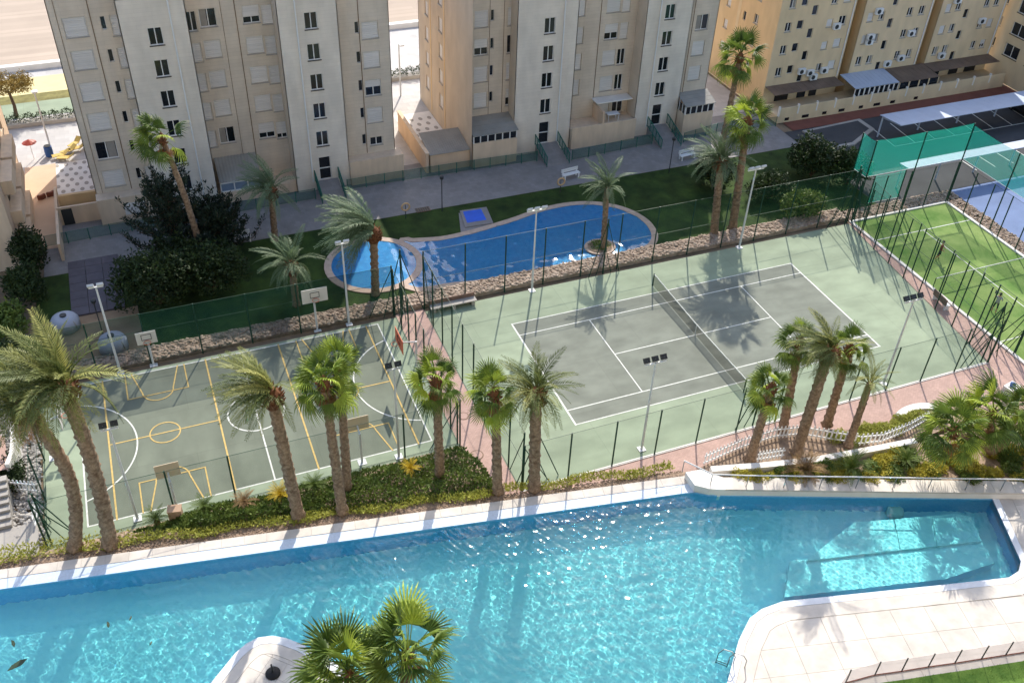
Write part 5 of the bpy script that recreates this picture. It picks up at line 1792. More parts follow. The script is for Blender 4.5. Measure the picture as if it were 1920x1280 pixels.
def fan_frond_mesh(name, droop, segs=22, pet=0.52, spread=1.75, seed=0):
    rg = np.random.default_rng(seed)
    mb = MB()
    def pet_at(t):
        return Vector((t * pet, 0, -droop * .18 * t * t))
    mb.tube([pet_at(0), pet_at(.5), pet_at(1)], [.014, .011, .009], 4, False)
    c = pet_at(1)
    R = 1 - pet
    for i in range(segs):
        a0 = -spread + 2 * spread * i / segs
        a1 = -spread + 2 * spread * (i + 1) / segs
        am = (a0 + a1) / 2
        fold = .035 * (1 if i % 2 else -1)
        rin = R * .42
        rout = R * rg.uniform(.86, 1.08) * (1 - .18 * abs(am) / spread)
        def q(a, r, dz=0.0):
            x, y = r * math.cos(a), r * math.sin(a)
            cup = -.25 * droop * (r / R) ** 2 * R - .10 * (y / R) ** 2 * R
            return c + Vector((x, y, cup + dz))
        tipdroop = -R * (.12 + .45 * droop) * rg.uniform(.5, 1.3)
        v = [c, q(a0, rin, 0), q(a1, rin, 0), q(am + (am - a0) * .45, rout * .8, fold * .3 + tipdroop * .35), q(am - (am - a0) * .45, rout * .8, tipdroop * .35), q(am, rout, tipdroop)]
        mm = q(am, rin * .98, fold * R)
        mb.add(v + [mm], [(0, 1, 6), (0, 6, 2), (1, 4, 6), (6, 3, 2), (6, 4, 5, 3)])
    return mb.mesh(name)

DATE = [date_frond_mesh('frond', d, s, seed=i) for i, (d, s) in enumerate(((.15, .0), (.35, .06), (.55, -.08), (.8, .05), (1.0, -.04)))]
FAN = [fan_frond_mesh('frond', d, seed=i) for i, d in enumerate((.05, .3, .6, .95, 1.3))]
MESHMAT = {}
def with_mat(me, m):
    key = (me.name, m.name)
    if key not in MESHMAT:
        c = me.copy()
        c.materials.append(m)
        MESHMAT[key] = c
    return MESHMAT[key]

def put_frond(parent, me, origin, d, L, roll=0.0, name='frond'):
    d = Vector(d).normalized()
    z = Vector((0, 0, 1))
    y = z.cross(d)
    if y.length < .05:
        y = Vector((0, 1, 0))
    y.normalize()
    z = d.cross(y)
    if roll:
        R = Matrix.Rotation(roll, 3, d)
        y, z = R @ y, R @ z
    M3 = Matrix((d, y, z)).transposed()
    o = bpy.data.objects.new(name, me)
    COL.objects.link(o)
    o.parent = parent
    o.matrix_local = Matrix.Translation(origin) @ M3.to_4x4() @ Matrix.Scale(L, 4)
    return o

def trunk_path(dx, dy, h, bend, n=12):
    out = []
    for i in range(n + 1):
        t = i / n
        out.append(Vector((dx * t + bend * math.sin(PI * t), dy * t, h * t)))
    return out

def ringed_trunk(path, r0, r1, seed, rough=.05):
    rg = np.random.default_rng(seed)
    n = max(24, int(path[-1].z * 7))
    def at(t):
        x = t * (len(path) - 1)
        i = min(len(path) - 2, int(x))
        return path[i].lerp(path[i + 1], x - i)
    pts, rad = [], []
    for i in range(n + 1):
        t = i / n
        r = r0 + (r1 - r0) * t
        if t < .06:
            r *= 1 + .35 * (1 - t / .06)
        r *= 1 + rough * (1 if i % 2 else -1) + .04 * rg.uniform(-1, 1)
        pts.append(at(t))
        rad.append(r)
    mb = MB().tube(pts, rad, 12)
    mb.v = [(lambda c, j, i: (c[0] + (c[0] - pts[i].x) * .10 * (1 if (i // 2 + j) % 2 else -1), c[1] + (c[1] - pts[i].y) * .10 * (1 if (i // 2 + j) % 2 else -1), c[2]))(c, k % 12, k // 12) for k, c in enumerate(mb.v)]
    mb.v = [(x + rg.uniform(-.02, .02), y + rg.uniform(-.02, .02), z + rg.uniform(-.02, .02)) for x, y, z in mb.v]
    return mb

WIND = Vector((-1.0, 0.18, 0.05))
def date_palm(label, bx, by, bz, hx, hz, L=3.2, r0=.42, r1=.36, n=46, wind=.45, m=None, seed=0, bend=0.0, boots=True, skirt=0, group='date palms'):
    rg = random.Random(seed)
    o = thing('date_palm', label, 'palm tree', (bx, by, bz), 0, group)
    path = trunk_path(hx - bx, 0, hz - bz, bend)
    ringed_trunk(path, r0 * .78, r1 * .78, seed).build('trunk', M_trunk, o, True)
    top = path[-1]
    if boots:
        mb = MB()
        mb.tube([top - Vector((0, 0, .95)), top - Vector((0, 0, .5)), top - Vector((0, 0, .05)), top + Vector((0, 0, .25))], [r1 * 1.02, r1 * 1.45, r1 * 1.3, r1 * .6], 10)
        for k in range(46):
            a = k * 2.399
            zz = -.85 + .95 * k / 46
            rr = r1 * (1.15 + .3 * math.sin(PI * min(1, (zz + .95))))
            p = top + Vector((math.cos(a) * rr, math.sin(a) * rr, zz))
            mb.bar(p, p + Vector((math.cos(a) * .17, math.sin(a) * .17, .17)), .075, 4, .02)
        mb.build('leaf_bases', M_boots, o)
    m = m or M_frond_date
    for k in range(n):
        t = (k + .5) / n
        az = k * 2.39996 + rg.uniform(-.2, .2)
        el = math.radians(82 - 98 * t ** .85 + rg.uniform(-7, 7))
        d = Vector((math.cos(az) * math.cos(el), math.sin(az) * math.cos(el), math.sin(el)))
        d = (d + WIND * wind * rg.uniform(.7, 1.3) * (1 if d.x < .3 else 1.3)).normalized()
        v = DATE[min(4, max(0, int(1 + t * 3.2 + rg.uniform(-.8, .8))))]
        put_frond(o, with_mat(v, m), top + Vector((0, 0, .12 - .25 * t)) + Vector((math.cos(az), math.sin(az), 0)) * r1 * .4, d, L * rg.uniform(.82, 1.08) * (.75 + .25 * math.sin(PI * min(1, t + .25))), rg.uniform(-.5, .5))
    for k in range(skirt):
        az = k * 2.39996
        d = Vector((math.cos(az) * .35, math.sin(az) * .35, -.9))
        put_frond(o, with_mat(DATE[1], M_frond_dead), top + Vector((math.cos(az), math.sin(az), 0)) * r1 + Vector((0, 0, -.3 - .5 * rg.random())), d, L * rg.uniform(.45, .65), 0, 'dead_frond')
    return o

def fan_crown(o, top, L, n, wind, seed, r1, m=None, dead=10, tilt=(0, 0)):
    rg = random.Random(seed)
    m = m or M_frond_fan
    n = int(n * .84)
    bt = MB().tube([top - Vector((0, 0, .55)), top - Vector((0, 0, .2)), top + Vector((0, 0, .15)), top + Vector((0, 0, .4))], [r1 * 1.0, r1 * 1.35, r1 * 1.0, r1 * .2], 9)
    for k in range(20):
        a = k * 2.399
        pz = top + Vector((math.cos(a) * r1 * 1.2, math.sin(a) * r1 * 1.2, -.5 + .5 * k / 20))
        bt.bar(pz, pz + Vector((math.cos(a) * .16, math.sin(a) * .16, .14)), .05, 4, .015)
    bt.build('leaf_bases', M_boots, o)
    L = L * .86
    for k in range(n):
        t = (k + .5) / n
        az = k * 2.39996 + rg.uniform(-.45, .45)
        el = math.radians(84 - 118 * t ** .9 + rg.uniform(-8, 8))
        d = Vector((math.cos(az) * math.cos(el) + tilt[0], math.sin(az) * math.cos(el) + tilt[1], math.sin(el)))
        d = (d + WIND * wind * rg.uniform(.5, 1.3)).normalized()
        v = FAN[min(4, max(0, int(t * 4.2 + rg.uniform(-.6, 1.2))))]
        put_frond(o, with_mat(v, m), top + Vector((0, 0, .2 - .55 * t)), d, L * rg.uniform(.8, 1.25), rg.uniform(-.7, .7))
    for k in range(dead):
        az = k * 2.39996 + .7
        d = Vector((math.cos(az) * .42 - .1, math.sin(az) * .42, -.85))
        put_frond(o, with_mat(FAN[3], M_frond_dead), top + Vector((math.cos(az) * r1, math.sin(az) * r1, -.35 - .25 * rg.random())), d, L * rg.uniform(.5, .75), rg.uniform(-.5, .5), 'dead_frond')

def fan_palm(label, bx, by, bz, hx, hz, L=1.75, r0=.34, r1=.24, n=36, wind=.25, seed=0, bend=0.0, dead=10, group='fan palms'):
    o = thing('fan_palm', label, 'palm tree', (bx, by, bz), 0, group)
    path = trunk_path(hx - bx, 0, hz - bz, bend)
    ringed_trunk(path, r0 * .85, r1 * .85, seed, .04).build('trunk', M_trunk, o, True)
    fan_crown(o, path[-1], L, n, wind, seed, r1, None, dead)
    return o

# near row beside the deck
date_palm('big shaggy date palm at far left, trunk base on the deck edge', -39.737, -6.207, 0.75, -39.38, 12.09, L=3.6, r0=.46, r1=.42, n=56, wind=.35, seed=1, bend=.25)
date_palm('leaning date palm with hanging dead leaves at the left edge', -41.513, -5.786, 0.75, -41.42, 11.08, L=3.1, r0=.42, r1=.38, n=46, wind=.3, seed=2, bend=.9, skirt=10)
date_palm('windblown date palm in front of the basketball centre circle', -29.932, -7.727, 0.75, -30.31, 10.22, L=3.0, r0=.42, r1=.36, n=44, wind=.75, seed=3)
fan_palm('fan palm in front of the far white backboard, nearest the deck', -27.569, -8.176, 0.75, -27.75, 10.54, L=1.9, seed=4, n=40, wind=.15)
fan_palm('slimmer fan palm just behind its neighbour near basketball court', -26.958, -6.891, 0.5, -26.66, 10.07, L=1.7, r0=.3, seed=5, n=34, wind=.15)
fan_palm('fan palm with a propped trunk in the clipped hedge', -21.549, -7.334, 0.3, -21.65, 8.17, L=1.85, seed=6, n=36, wind=.2)
fan_palm('fan palm at the near end of the brick path', -18.849, -9.728, 0.75, -19.2, 8.58, L=1.9, seed=7, n=36, wind=.35, dead=14)
date_palm('spiky date palm beside the brick path fan palm', -16.784, -10.214, 0.75, -17.06, 8.34, L=2.6, r0=.42, r1=.38, n=46, wind=.15, seed=8)
# right cluster beside the picket fence
fan_palm('leaning fan palm nearest the camera in the right cluster', -3.439, -12.317, 0.5, -3.2, 6.36, L=1.75, seed=9, n=34, wind=.3, dead=12)
fan_palm('leaning fan palm at far left of the right cluster', 0.113, -10.666, 0.3, -0.51, 7.71, L=1.65, seed=10, n=34, wind=.35, dead=8)
date_palm('thick leaning date palm in the middle of the right cluster', -0.42, -12.836, 0.6, -0.29, 8.73, L=2.6, r0=.40, r1=.38, n=44, wind=.7, seed=11)
fan_palm('leaning fan palm tied to a stake in the right cluster', 3.093, -11.217, 0.3, 2.93, 6.72, L=1.65, seed=12, n=32, wind=.2, dead=8)
date_palm('small thin date palm at the right of the right cluster', 2.994, -13.429, 0.6, 2.97, 5.76, L=2.0, r0=.30, r1=.24, n=22, wind=.15, seed=13, boots=False)

# palms in the garden behind the far fence
date_palm('grey green date palm behind the fence, left of tall fan palm', 8.149, 11.023, 0, 7.47, 7.05, L=3.0, r0=.40, r1=.34, n=40, wind=.3, m=M_frond_blue, seed=14)
fan_palm('tall fan palm behind the fence near the right floodlight', 10.153, 11.377, 0, 9.48, 9.95, L=2.2, r0=.38, r1=.30, seed=15, n=40, wind=.05)
fan_palm('tallest fan palm in front of the yellow block side wall', 12.9, 18.8, 0, 13.13, 11.6, L=2.5, r0=.34, r1=.24, seed=16, n=36, wind=.15)
fan_palm('slender windblown fan palm in front of the left tower', -31.287, 19.795, 0, -32.44, 10.96, L=2.1, r0=.30, r1=.20, seed=17, n=30, wind=.7, bend=.2)
date_palm('dark date palm on the walkway in front of the left tower', -25.641, 21.631, 0, -25.41, 4.63, L=3.0, r0=.32, r1=.28, n=34, wind=.45, m=M_frond_blue, seed=18)
date_palm('windblown date palm standing in the round paddling basin', -20.091, 12.154, 0, -19.93, 5.54, L=4.2, r0=.36, r1=.34, n=44, wind=1.0, m=M_frond_blue, seed=19)
date_palm('date palm on the pool island', -1.415, 12.114, 0.2, -1.67, 5.77, L=2.6, r0=.30, r1=.24, n=30, wind=.25, m=M_frond_blue, seed=20, boots=False)
date_palm('low dark date palm on the lawn left of the paddling basin', -25.818, 12.746, 0, -25.81, 3.6, L=2.7, r0=.32, r1=.28, n=32, wind=.2, m=M_frond_blue, seed=21)

# multi-stemmed fan palms on the right and at the bottom
def clump(label, bx, by, bz, heads, L, seed, m=None, n=26, wind=.35):
    o = thing('fan_palm', label, 'palm tree', (bx, by, bz), 0, 'fan palms')
    for i, (hx, hy, hz, curve) in enumerate(heads):
        p = []
        for k in range(13):
            t = k / 12
            p.append(Vector(((hx - bx) * t, (hy - by) * t, (hz - bz) * t ** curve)))
        ringed_trunk(p, .26, .2, seed + i, .05).build('trunk', M_trunk, o, True)
        fan_crown(o, p[-1], L, n, wind, seed + i, .18, m, 4)
    return o
clump('sprawling fan palm with two bent trunks behind the long handrail', 10.6, -17.4, 1.02, [(5.9, -17.7, 4.8, .8), (8.9, -17.4, 5.0, 1.4), (12.4, -17.4, 3.8, 1.2)], 2.5, 30, n=34)
clump('large fan palm with two heads rising from the bottom edge', (-28.451, -19.776)[0] + .6, (-28.451, -19.776)[1] - 1.0, .8, [(*(-27.597, -21.435), 6.0, 1.0), (*(-30.098, -20.971), 5.2, 1.1)], 2.9, 40, n=46, wind=.3)

# cycads and spiky rosettes
def rosette(label, x, y, z, L, n, m, seed, group='low spiky cycads'):
    rg = random.Random(seed)
    o = thing('cycad', label, 'plant', (x, y, z), 0, group)
    MB().tube([(0, 0, -.02), (0, 0, .2), (0, 0, .34)], [.16, .17, .1], 8).build('stem', M_boots, o)
    for k in range(n):
        az = k * 2.39996
        el = math.radians(72 - 62 * (k / n) + rg.uniform(-6, 6))
        d = Vector((math.cos(az) * math.cos(el), math.sin(az) * math.cos(el), math.sin(el)))
        put_frond(o, with_mat(DATE[1 + k % 2], m), Vector((0, 0, .3)), d, L * rg.uniform(.85, 1.1))
    return o
M_cyc_y = mat('yellow_cycad', srgb(196, 170, 46), .6, .1, 2, transl=.3)
M_cyc_g = mat('green_cycad', srgb(96, 116, 50), .6, .1, 2, transl=.25)
M_cyc_d = mat('brown_cycad', srgb(150, 122, 84), .7, .1, 2, transl=.2)
for i, (px, m, L, lab) in enumerate((
        ((-23.079, -6.463), M_cyc_y, .75, 'bright yellow cycad in the hedge by the brick path'),
        ((-30.58, -5.919), M_cyc_y, .95, 'yellow green cycad in the hedge by the windblown palm'),
        ((-28.624, -5.756), M_cyc_g, .9, 'green cycad in the hedge behind the paired fan palms'),
        ((-34.671, -5.149), M_cyc_g, .9, 'green cycad left of the hedge stump'),
        ((-37.268, -5.23), M_cyc_g, .9, 'green cycad at the left end of the hedge'),
        ((-32.55, -5.711), M_cyc_d, .85, 'brown dry cycad in the middle of the hedge'),
        ((-1.409, -14.912), M_cyc_d, 1.5, 'large brown cycad behind the handrail, on the left'),
        ((1.262, -15.649), M_cyc_g, 1.5, 'large dark green cycad behind the handrail'),
        ((4.838, -16.244), M_cyc_g, 1.1, 'green cycad beside the sprawling fan palm'))):
    z = bed_z(*px) if px[0] < -10 else 1.02
    rosette(lab, px[0], px[1], z + .25 if px[0] < -10 else z, L, 24, m, 60 + i)

# ------------------------------------------------------------------ shrubs, hedges, trees
def bush_mesh(name, n, rx, ry, rz, leaf, fill=.5):
    pts = shell_points(n, rx, ry, rz, fill, -.25)
    v, f = leaf_quads(pts, leaf)
    return np_mesh(name, v, f)
BUSH = [bush_mesh('foliage', 900, 1, 1, .85, .24) for _ in range(4)]
def bush(label, x, y, z, sx, sy, sz, m, k, group, name='shrub'):
    o = thing(name, label, 'shrub', (x, y, z), 0, group)
    f = bpy.data.objects.new('foliage', with_mat(BUSH[k % 4], m))
    COL.objects.link(f)
    f.parent = o
    f.location = (0, 0, sz * .25)
    f.scale = (sx, sy, sz)
    f.rotation_euler = (0, 0, k * 1.7)
    st = MB()
    for j in range(3):
        a = j * 2.1 + k
        st.bar((0, 0, -.05), (math.cos(a) * sx * .4, math.sin(a) * sy * .4, sz * .7), .03, 4, .015)
    st.build('stems', M_bark, o)
    return o
# hedge by the basketball court: a clipped mass
def leaf_mass(name, label, pts_fn, n, leaf, m, cat='hedge', up=.25):
    pts = pts_fn(n)
    v, f = leaf_quads(pts, leaf, up=up)
    o = link(name, np_mesh(name, v, f), m)
    o['kind'] = 'stuff'
    o['label'] = label
    o['category'] = cat
    return o
def hedge_pts(n):
    x = RNG.uniform(-38.5, -18.7, n)
    lo = np.array([far_at(t) for t in x]) - .35
    hi = np.array([near_at(t)[1] for t in x]) + np.clip(.7 + (-18.7 - x) * .012, .7, .95)
    u = RNG.uniform(0, 1, n)
    y = lo + (hi - lo) * u
    top = 0.6 + .2 * np.sin(x * 1.9) * np.sin(y * 2.3 + x) + .15 * np.sin(x * .7 + 1)
    z = .1 + .6 * u + top * np.minimum(1, 4 * np.minimum(u + .08, 1.04 - u)) * (.6 + .4 * RNG.uniform(0, 1, n) ** .5)
    taper = np.clip((x + 38.5) / 4.0, .25, 1)
    return np.stack([x, y, .1 + (z - .1) * taper], 1)
leaf_mass('clipped_hedge', 'uneven green hedge between basketball court and pool deck', hedge_pts, 24000, .19, M_hedge)
def cover_pts(n):
    x = RNG.uniform(-46, -8.4, n)
    ny = np.array([near_at(t)[1] for t in x])
    y = ny + RNG.uniform(.42, 1.05, n) + .15 * np.sin(x * 1.3)
    wide = (x < -38.5) & (RNG.uniform(0, 1, n) < .6)
    y = np.where(wide, ny + RNG.uniform(.45, 1.6, n), y)
    keep = np.sin(x * 2.1) * .3 + RNG.uniform(0, 1, n) > .1
    z = ZD - .04 + RNG.uniform(0, .18, n)
    return np.stack([x, y, z], 1)[keep]
leaf_mass('ground_cover', 'low yellow green plants along the mulch beside the deck', cover_pts, 11000, .17, M_cover, 'plants', .5)
rubble('bark_chips', 'brown bark chips at the edge of the deck', lambda n: (lambda x: np.stack([x, np.array([near_at(t)[1] for t in x]) + RNG.uniform(.03, .5, n), np.full(n, ZD - .04)], 1))(RNG.uniform(-46, -8, n)), 4200, .03, .075, M_mulch)

# garden on the right slope
k = 0
for i in range(120):
    t = random.random()
    x = -5.2 + 20 * t
    base = -13.9 - .385 * (x + 5.9)
    depth = min(3.6, .25 + (x + 5.6) * .30)
    y = base + .15 + random.random() * max(.3, depth)
    wy = float(np.interp(x, [-6.67, -3.6, -.37, 3.2, 6.54, 12], [-13.08, -13.85, -14.53, -14.95, -15.3, -15.0]))
    if y > wy - .2:
        continue
    s = random.uniform(.35, .62)
    mm = M_yellow_bush if random.random() < .6 else M_hedge
    bush('low yellow flowering bush in the bed behind the handrail' if mm is M_yellow_bush else 'low green bush in the bed behind the handrail', x, y, 1.0, s, s, s * .8, mm, k, 'yellow bushes behind the handrail' if mm is M_yellow_bush else 'green bushes behind the handrail')
    k += 1
for i in range(16):
    x = 2.6 + i * .5
    y = -13.1 - .02 * i + random.uniform(-.35, .35)
    bush('small pale green plant in the strip beside the picket fence', x, y + .3, .48, .48, .48, .40, M_cover, i, 'plants beside the picket fence')
structure(MB().prism([(-6.9, -11.9), (-6.2, -12.5), (1.5, -13.9), (6.5, -14.6), (12.5, -13.9), (11.5, -12.6), (8, -12.5), (4.5, -12.4), (2.8, -11.7), (0.5, -10.9), (-1.6, -11.0), (-4.2, -11.4)], 0.0, .5).build('fence_bed', M_mulch), 'narrow planted strip along the picket fence', 'flower bed')

# dark evergreen shrubs
def big_shrub(label, x, y, rx, ry, rz, n, leaf, m, group, name='evergreen_shrub'):
    o = thing(name, label, 'shrub', (x, y, 0), 0, group)
    lob = MB()
    vs = []
    for j in range(7):
        a = j * 2.4
        c = np.array([math.cos(a) * rx * .55, math.sin(a) * ry * .55, rz * (.45 + .3 * random.random())]) if j else np.array([0, 0, rz * .75])
        p = shell_points(n // 7, rx * .55, ry * .55, rz * .5, .45, -.7) + c
        p = p[p[:, 2] > .03]
        vs.append(p)
        lob.bar((0, 0, 0), tuple(c), .09, 5, .03)
    v, f = leaf_quads(np.concatenate(vs), leaf)
    link('foliage', np_mesh('foliage', v, f), m, o)
    lob.build('stems', M_bark, o)
    return o
G1 = 'dark shrubs behind the basketball fence'
big_shrub('broad dark shrub at the foot of the conifer, on the right', (-31.174, 16.473)[0], (-31.174, 16.473)[1], 2.8, 2.2, 3.0, 7200, .26, M_shrub_dark, G1)
big_shrub('broad dark shrub at the foot of the conifer, on the left', (-34.99, 16.06)[0], (-34.99, 16.06)[1], 3.0, 2.2, 3.4, 7600, .26, M_shrub_dark, G1)
big_shrub('dark shrub behind the conifer next to the walkway', (-32.955, 17.441)[0], (-32.955, 17.441)[1] + 1.5, 2.2, 1.6, 2.8, 4200, .26, M_shrub_dark, G1)
G2 = 'dark shrubs by the car park'
big_shrub('dark shrub beside the tall palms at the walkway end', (12.223, 18.086)[0], (12.223, 18.086)[1], 1.6, 1.5, 2.6, 4200, .26, M_shrub_dark, G2)
big_shrub('tall dark shrub at the corner of the car park', (21.877, 16.911)[0], (21.877, 16.911)[1], 2.2, 2.0, 3.0, 5600, .28, M_shrub_dark, G2)
big_shrub('dark shrub right of the corner next to the turquoise net', (24.029, 14.675)[0], (24.029, 14.675)[1], 1.9, 1.7, 2.6, 4600, .28, M_shrub_dark, G2)
big_shrub('low green shrub seen through the fence beside the floodlight', (16.844, 11.342)[0], (16.844, 11.342)[1], 2.0, 1.2, 1.9, 4200, .26, M_hedge, G2)
big_shrub('low dark shrub between the tall palms and the car park', (15.871, 14.738)[0], (15.871, 14.738)[1], 2.2, 1.4, 1.8, 4200, .26, M_shrub_dark, G2)
G3 = 'dark shrubs at the left edge'
big_shrub('dark climbing shrub at the left neighbour corner', -43.2, 23.5, 1.2, 2.2, 2.6, 4200, .26, M_shrub_dark, G3)
big_shrub('dark shrub left of the slab terrace', -43.6, 19.5, 1.3, 2.0, 2.2, 4200, .26, M_shrub_dark, G3)
big_shrub('sunlit green shrub at the left edge below the dark ones', -44.9, 15.5, 1.4, 1.8, 1.9, 4200, .26, M_hedge, G3)
big_shrub('dark shrub behind the left date palms', -44.6, 11.0, 1.5, 1.8, 2.0, 4200, .26, M_shrub_dark, G3)
big_shrub('dark green shrub beside the left stairway', -44.6, 1.2, .7, 1.2, 1.2, 2600, .2, M_shrub_dark, G3)

# conifer with upswept branches
def conifer(label, x, y, h, r):
    o = thing('conifer_tree', label, 'tree', (x, y, 0), 0, 'conifers')
    MB().tube([(0, 0, 0), (0, 0, h * .5), (0, 0, h * .95)], [.28, .2, .05], 8).build('trunk', M_bark, o)
    pts = []
    br = MB()
    for k in range(64):
        t = (k + .5) / 64
        az = k * 2.39996
        z0 = .6 + (h - 1.0) * t
        L = r * (1 - .62 * t) * random.uniform(.55, 1.2)
        p0 = Vector((0, 0, z0))
        p1 = p0 + Vector((math.cos(az) * L * .7, math.sin(az) * L * .7, L * .12))
        p2 = p0 + Vector((math.cos(az) * L, math.sin(az) * L, L * .55))
        br.bar(p0, p1, .05, 4, .03)
        br.bar(p1, p2, .03, 4, .01)
        for i in range(150):
            s = random.random() ** .7
            q = p0.lerp(p1, s / .65) if s < .65 else p1.lerp(p2, (s - .65) / .35)
            w = .42 * (1 - s * .55)
            pts.append((q.x + random.gauss(0, w * .5), q.y + random.gauss(0, w * .5), q.z + random.gauss(0, w * .38)))
    br.build('branches', M_bark, o)
    v, f = leaf_quads(np.array(pts), .30, 3.4, .7)
    link('crown', np_mesh('crown', v, f), M_conifer, o)
    return o
conifer('dark bushy conifer in front of the left tower', (-32.995, 21.907)[0], (-32.995, 21.907)[1], 6.6, 4.2)
conifer('lower dark conifer spreading right of the bushy one', (-29.911, 21.012)[0], (-29.911, 21.012)[1], 4.6, 3.2)
# autumn tree on the promenade
at_ = thing('deciduous_tree', 'brownish autumn tree on the promenade at top left', 'tree', (-44.4, 50.5, 0))
MB().tube([(0, 0, 0), (.1, 0, 1.2), (0, .1, 2.4)], [.2, .15, .12], 7).build('trunk', M_bark, at_)
br = MB()
vs = []
for j in range(9):
    a = j * 2.4
    c = np.array([math.cos(a) * 1.3, math.sin(a) * 1.1, 2.9 + .9 * random.random()])
    br.bar((0, .1, 2.3), tuple(c), .06, 5, .02)
    vs.append(shell_points(420, 1.1, 1.0, .75, .3, -1) + c)
br.build('limbs', M_bark, at_)
v, f = leaf_quads(np.concatenate(vs), .2)
link('crown', np_mesh('crown', v, f), M_autumn, at_)

# ------------------------------------------------------------------ picket fences, rails, glass screen
def picket(label, pts, z, h, sp, group='white picket fences', name='picket_fence'):
    o = thing(name, label, 'fence', (pts[0][0], pts[0][1], z), 0, group)
    ox, oy = pts[0]
    for i in range(len(pts) - 1):
        a = Vector((pts[i][0] - ox, pts[i][1] - oy, (pts[i][2] if len(pts[i]) > 2 else 0)))
        b = Vector((pts[i + 1][0] - ox, pts[i + 1][1] - oy, (pts[i + 1][2] if len(pts[i + 1]) > 2 else 0)))
        d = b - a
        dh = Vector((d.x, d.y, 0)).normalized()
        nrm = Vector((-dh.y, dh.x, 0))
        for zz in (.25, h - .2):
            MB().obox((a + b) / 2 + Vector((0, 0, zz)), (d.normalized(), nrm, d.normalized().cross(nrm)), d.length / 2 + .02, .025, .04).build('rail', M_white_metal, o)
        n = max(1, int(d.length / sp))
        for k in range(n):
            p = a + d * ((k + .5) / n) + nrm * .045
            mb = MB().obox(p + Vector((0, 0, h / 2)), (dh, nrm, (0, 0, 1)), .05, .014, h / 2)
            mb.build('picket', M_white_metal, o)
    return o
pk1 = picket('curving white picket fence in front of the leaning palms', [(-6.372, -11.779), (-3.407, -11.365), (-1.025, -11.283), (0.704, -11.653), (2.331, -12.737), (3.557, -13.525)], .5, 1.0, .25)
picket('white picket fence rising behind the planted strip', [(3.622, -13.598), (5.079, -13.923), (7.316, -13.72), (9.122, -13.334)], .5, 1.0, .25)
picket('short white picket gate between the leaning palms', [(-3.281, -12.769), (-1.538, -13.018)], .7, .85, .2)
picket('white picket fence at the right edge behind the fan palm', [(14.127, -15.235), (15.554, -15.376)], .6, .9, .2)
picket('white picket fence beside the left stairway', [(-44.75, .15), (-43.35, -.55)], .3, .95, .22)
picket('white picket fence below the left stairway', [(-43.5, -3.1), (-43.3, -1.6)], .2, .95, .22)

wp = thing('planter_wall', 'long cream planter wall behind the flower bed', 'wall', (0, 0, 0))
pw = [(-6.67, -13.08), (-3.6, -13.85), (-.37, -14.53), (3.2, -14.95), (6.54, -15.3)]
for i in range(4):
    a, b = Vector(pw[i]), Vector(pw[i + 1])
    t = (b - a).normalized()
    n_ = Vector((-t.y, t.x))
    MB().prism([tuple(a + t * .006), tuple(b - t * .006), tuple(b - t * .006 + n_ * .42), tuple(a + t * .006 + n_ * .42)], .4, 1.42).build('wall_section', M_white, wp)
cbn = thing('curved_bench', 'curved white masonry bench beside the pink path', 'bench', (9.3, -12.2, 0))
vs = []
for k in range(13):
    t = -.55 + 1.1 * k / 12
    for (r, z) in ((2.6, 0), (2.6, .55), (3.15, .55), (3.15, 0)):
        vs.append((r * math.sin(t) * 1.0, r * math.cos(t) - 2.6, z))
MB().add(vs, [(4 * k + j, 4 * k + 4 + j, 4 * k + 4 + (j + 1) % 4, 4 * k + (j + 1) % 4) for k in range(12) for j in range(4)] + [(3, 2, 1, 0), (48, 49, 50, 51)]).build('seat', M_white, cbn)

hr = thing('handrail', 'long steel handrail along the upper deck above the pool', 'railing', (-7.31, -13.9, UP))
base = [(-7.31, -14.05), (-5.38, -14.85), (-3.32, -15.62), (-1.37, -16.38), (.61, -17.13), (2.64, -17.92), (4.57, -18.66), (6.63, -19.45), (8.6, -20.2), (10.6, -20.97), (12.6, -21.74)]
loc = [Vector((x + 7.31, y + 13.9 + .12, 0)) for x, y in base]
for p in loc:
    MB().bar(p, p + Vector((0, 0, .95)), .03, 6).build('post', M_steel, hr)
MB().tube([loc[0] + Vector((-1.0, 1.5, .95)), loc[0] + Vector((0, 0, .95))] + [p + Vector((0, 0, .95)) for p in loc[1:]], .04, 6).build('top_rail', M_white_metal, hr)
MB().bar(loc[0] + Vector((-1.0, 1.5, 0)), loc[0] + Vector((-1.0, 1.5, .95)), .03, 6).build('post', M_steel, hr)

gf = thing('glass_fence', 'clear glass pool fence with dark posts at lower right', 'fence', (-8.5, -27.3, ZD))
gb = [(-9.6, -28.6), (-8.7, -27.6), (-7.46, -27.03), (-5.83, -27.18), (-4.45, -27.48), (-3.04, -27.75), (-1.64, -28.05), (-.21, -28.33), (1.1, -28.59), (2.4, -28.85), (3.8, -29.1)]
gl = [Vector((x + 8.5, y + 27.3, 0)) for x, y in gb]
for i, p in enumerate(gl):
    MB().box(p.x - .025, p.x + .025, p.y - .025, p.y + .025, 0, 1.15).build('post', M_dark_metal, gf)
M_panel = mesh_mat('frosted_panel', srgb(178, 170, 174), .55)
for i in range(len(gl) - 1):
    a, b = gl[i], gl[i + 1]
    d = (b - a).normalized() * .04
    MB().add([a + d + Vector((0, 0, .06)), b - d + Vector((0, 0, .06)), b - d + Vector((0, 0, 1.1)), a + d + Vector((0, 0, 1.1))], [(0, 1, 2, 3)]).build('glass_panel', M_panel, gf)
MB().tube([p + Vector((0, 0, .04)) for p in gl], .03, 5).build('bottom_rail', M_terra, gf)
lw = [(x, y - .45) for x, y in gb[1:]]
lwp = lw + [(6, -45), (-18, -45), (-12, -31)]
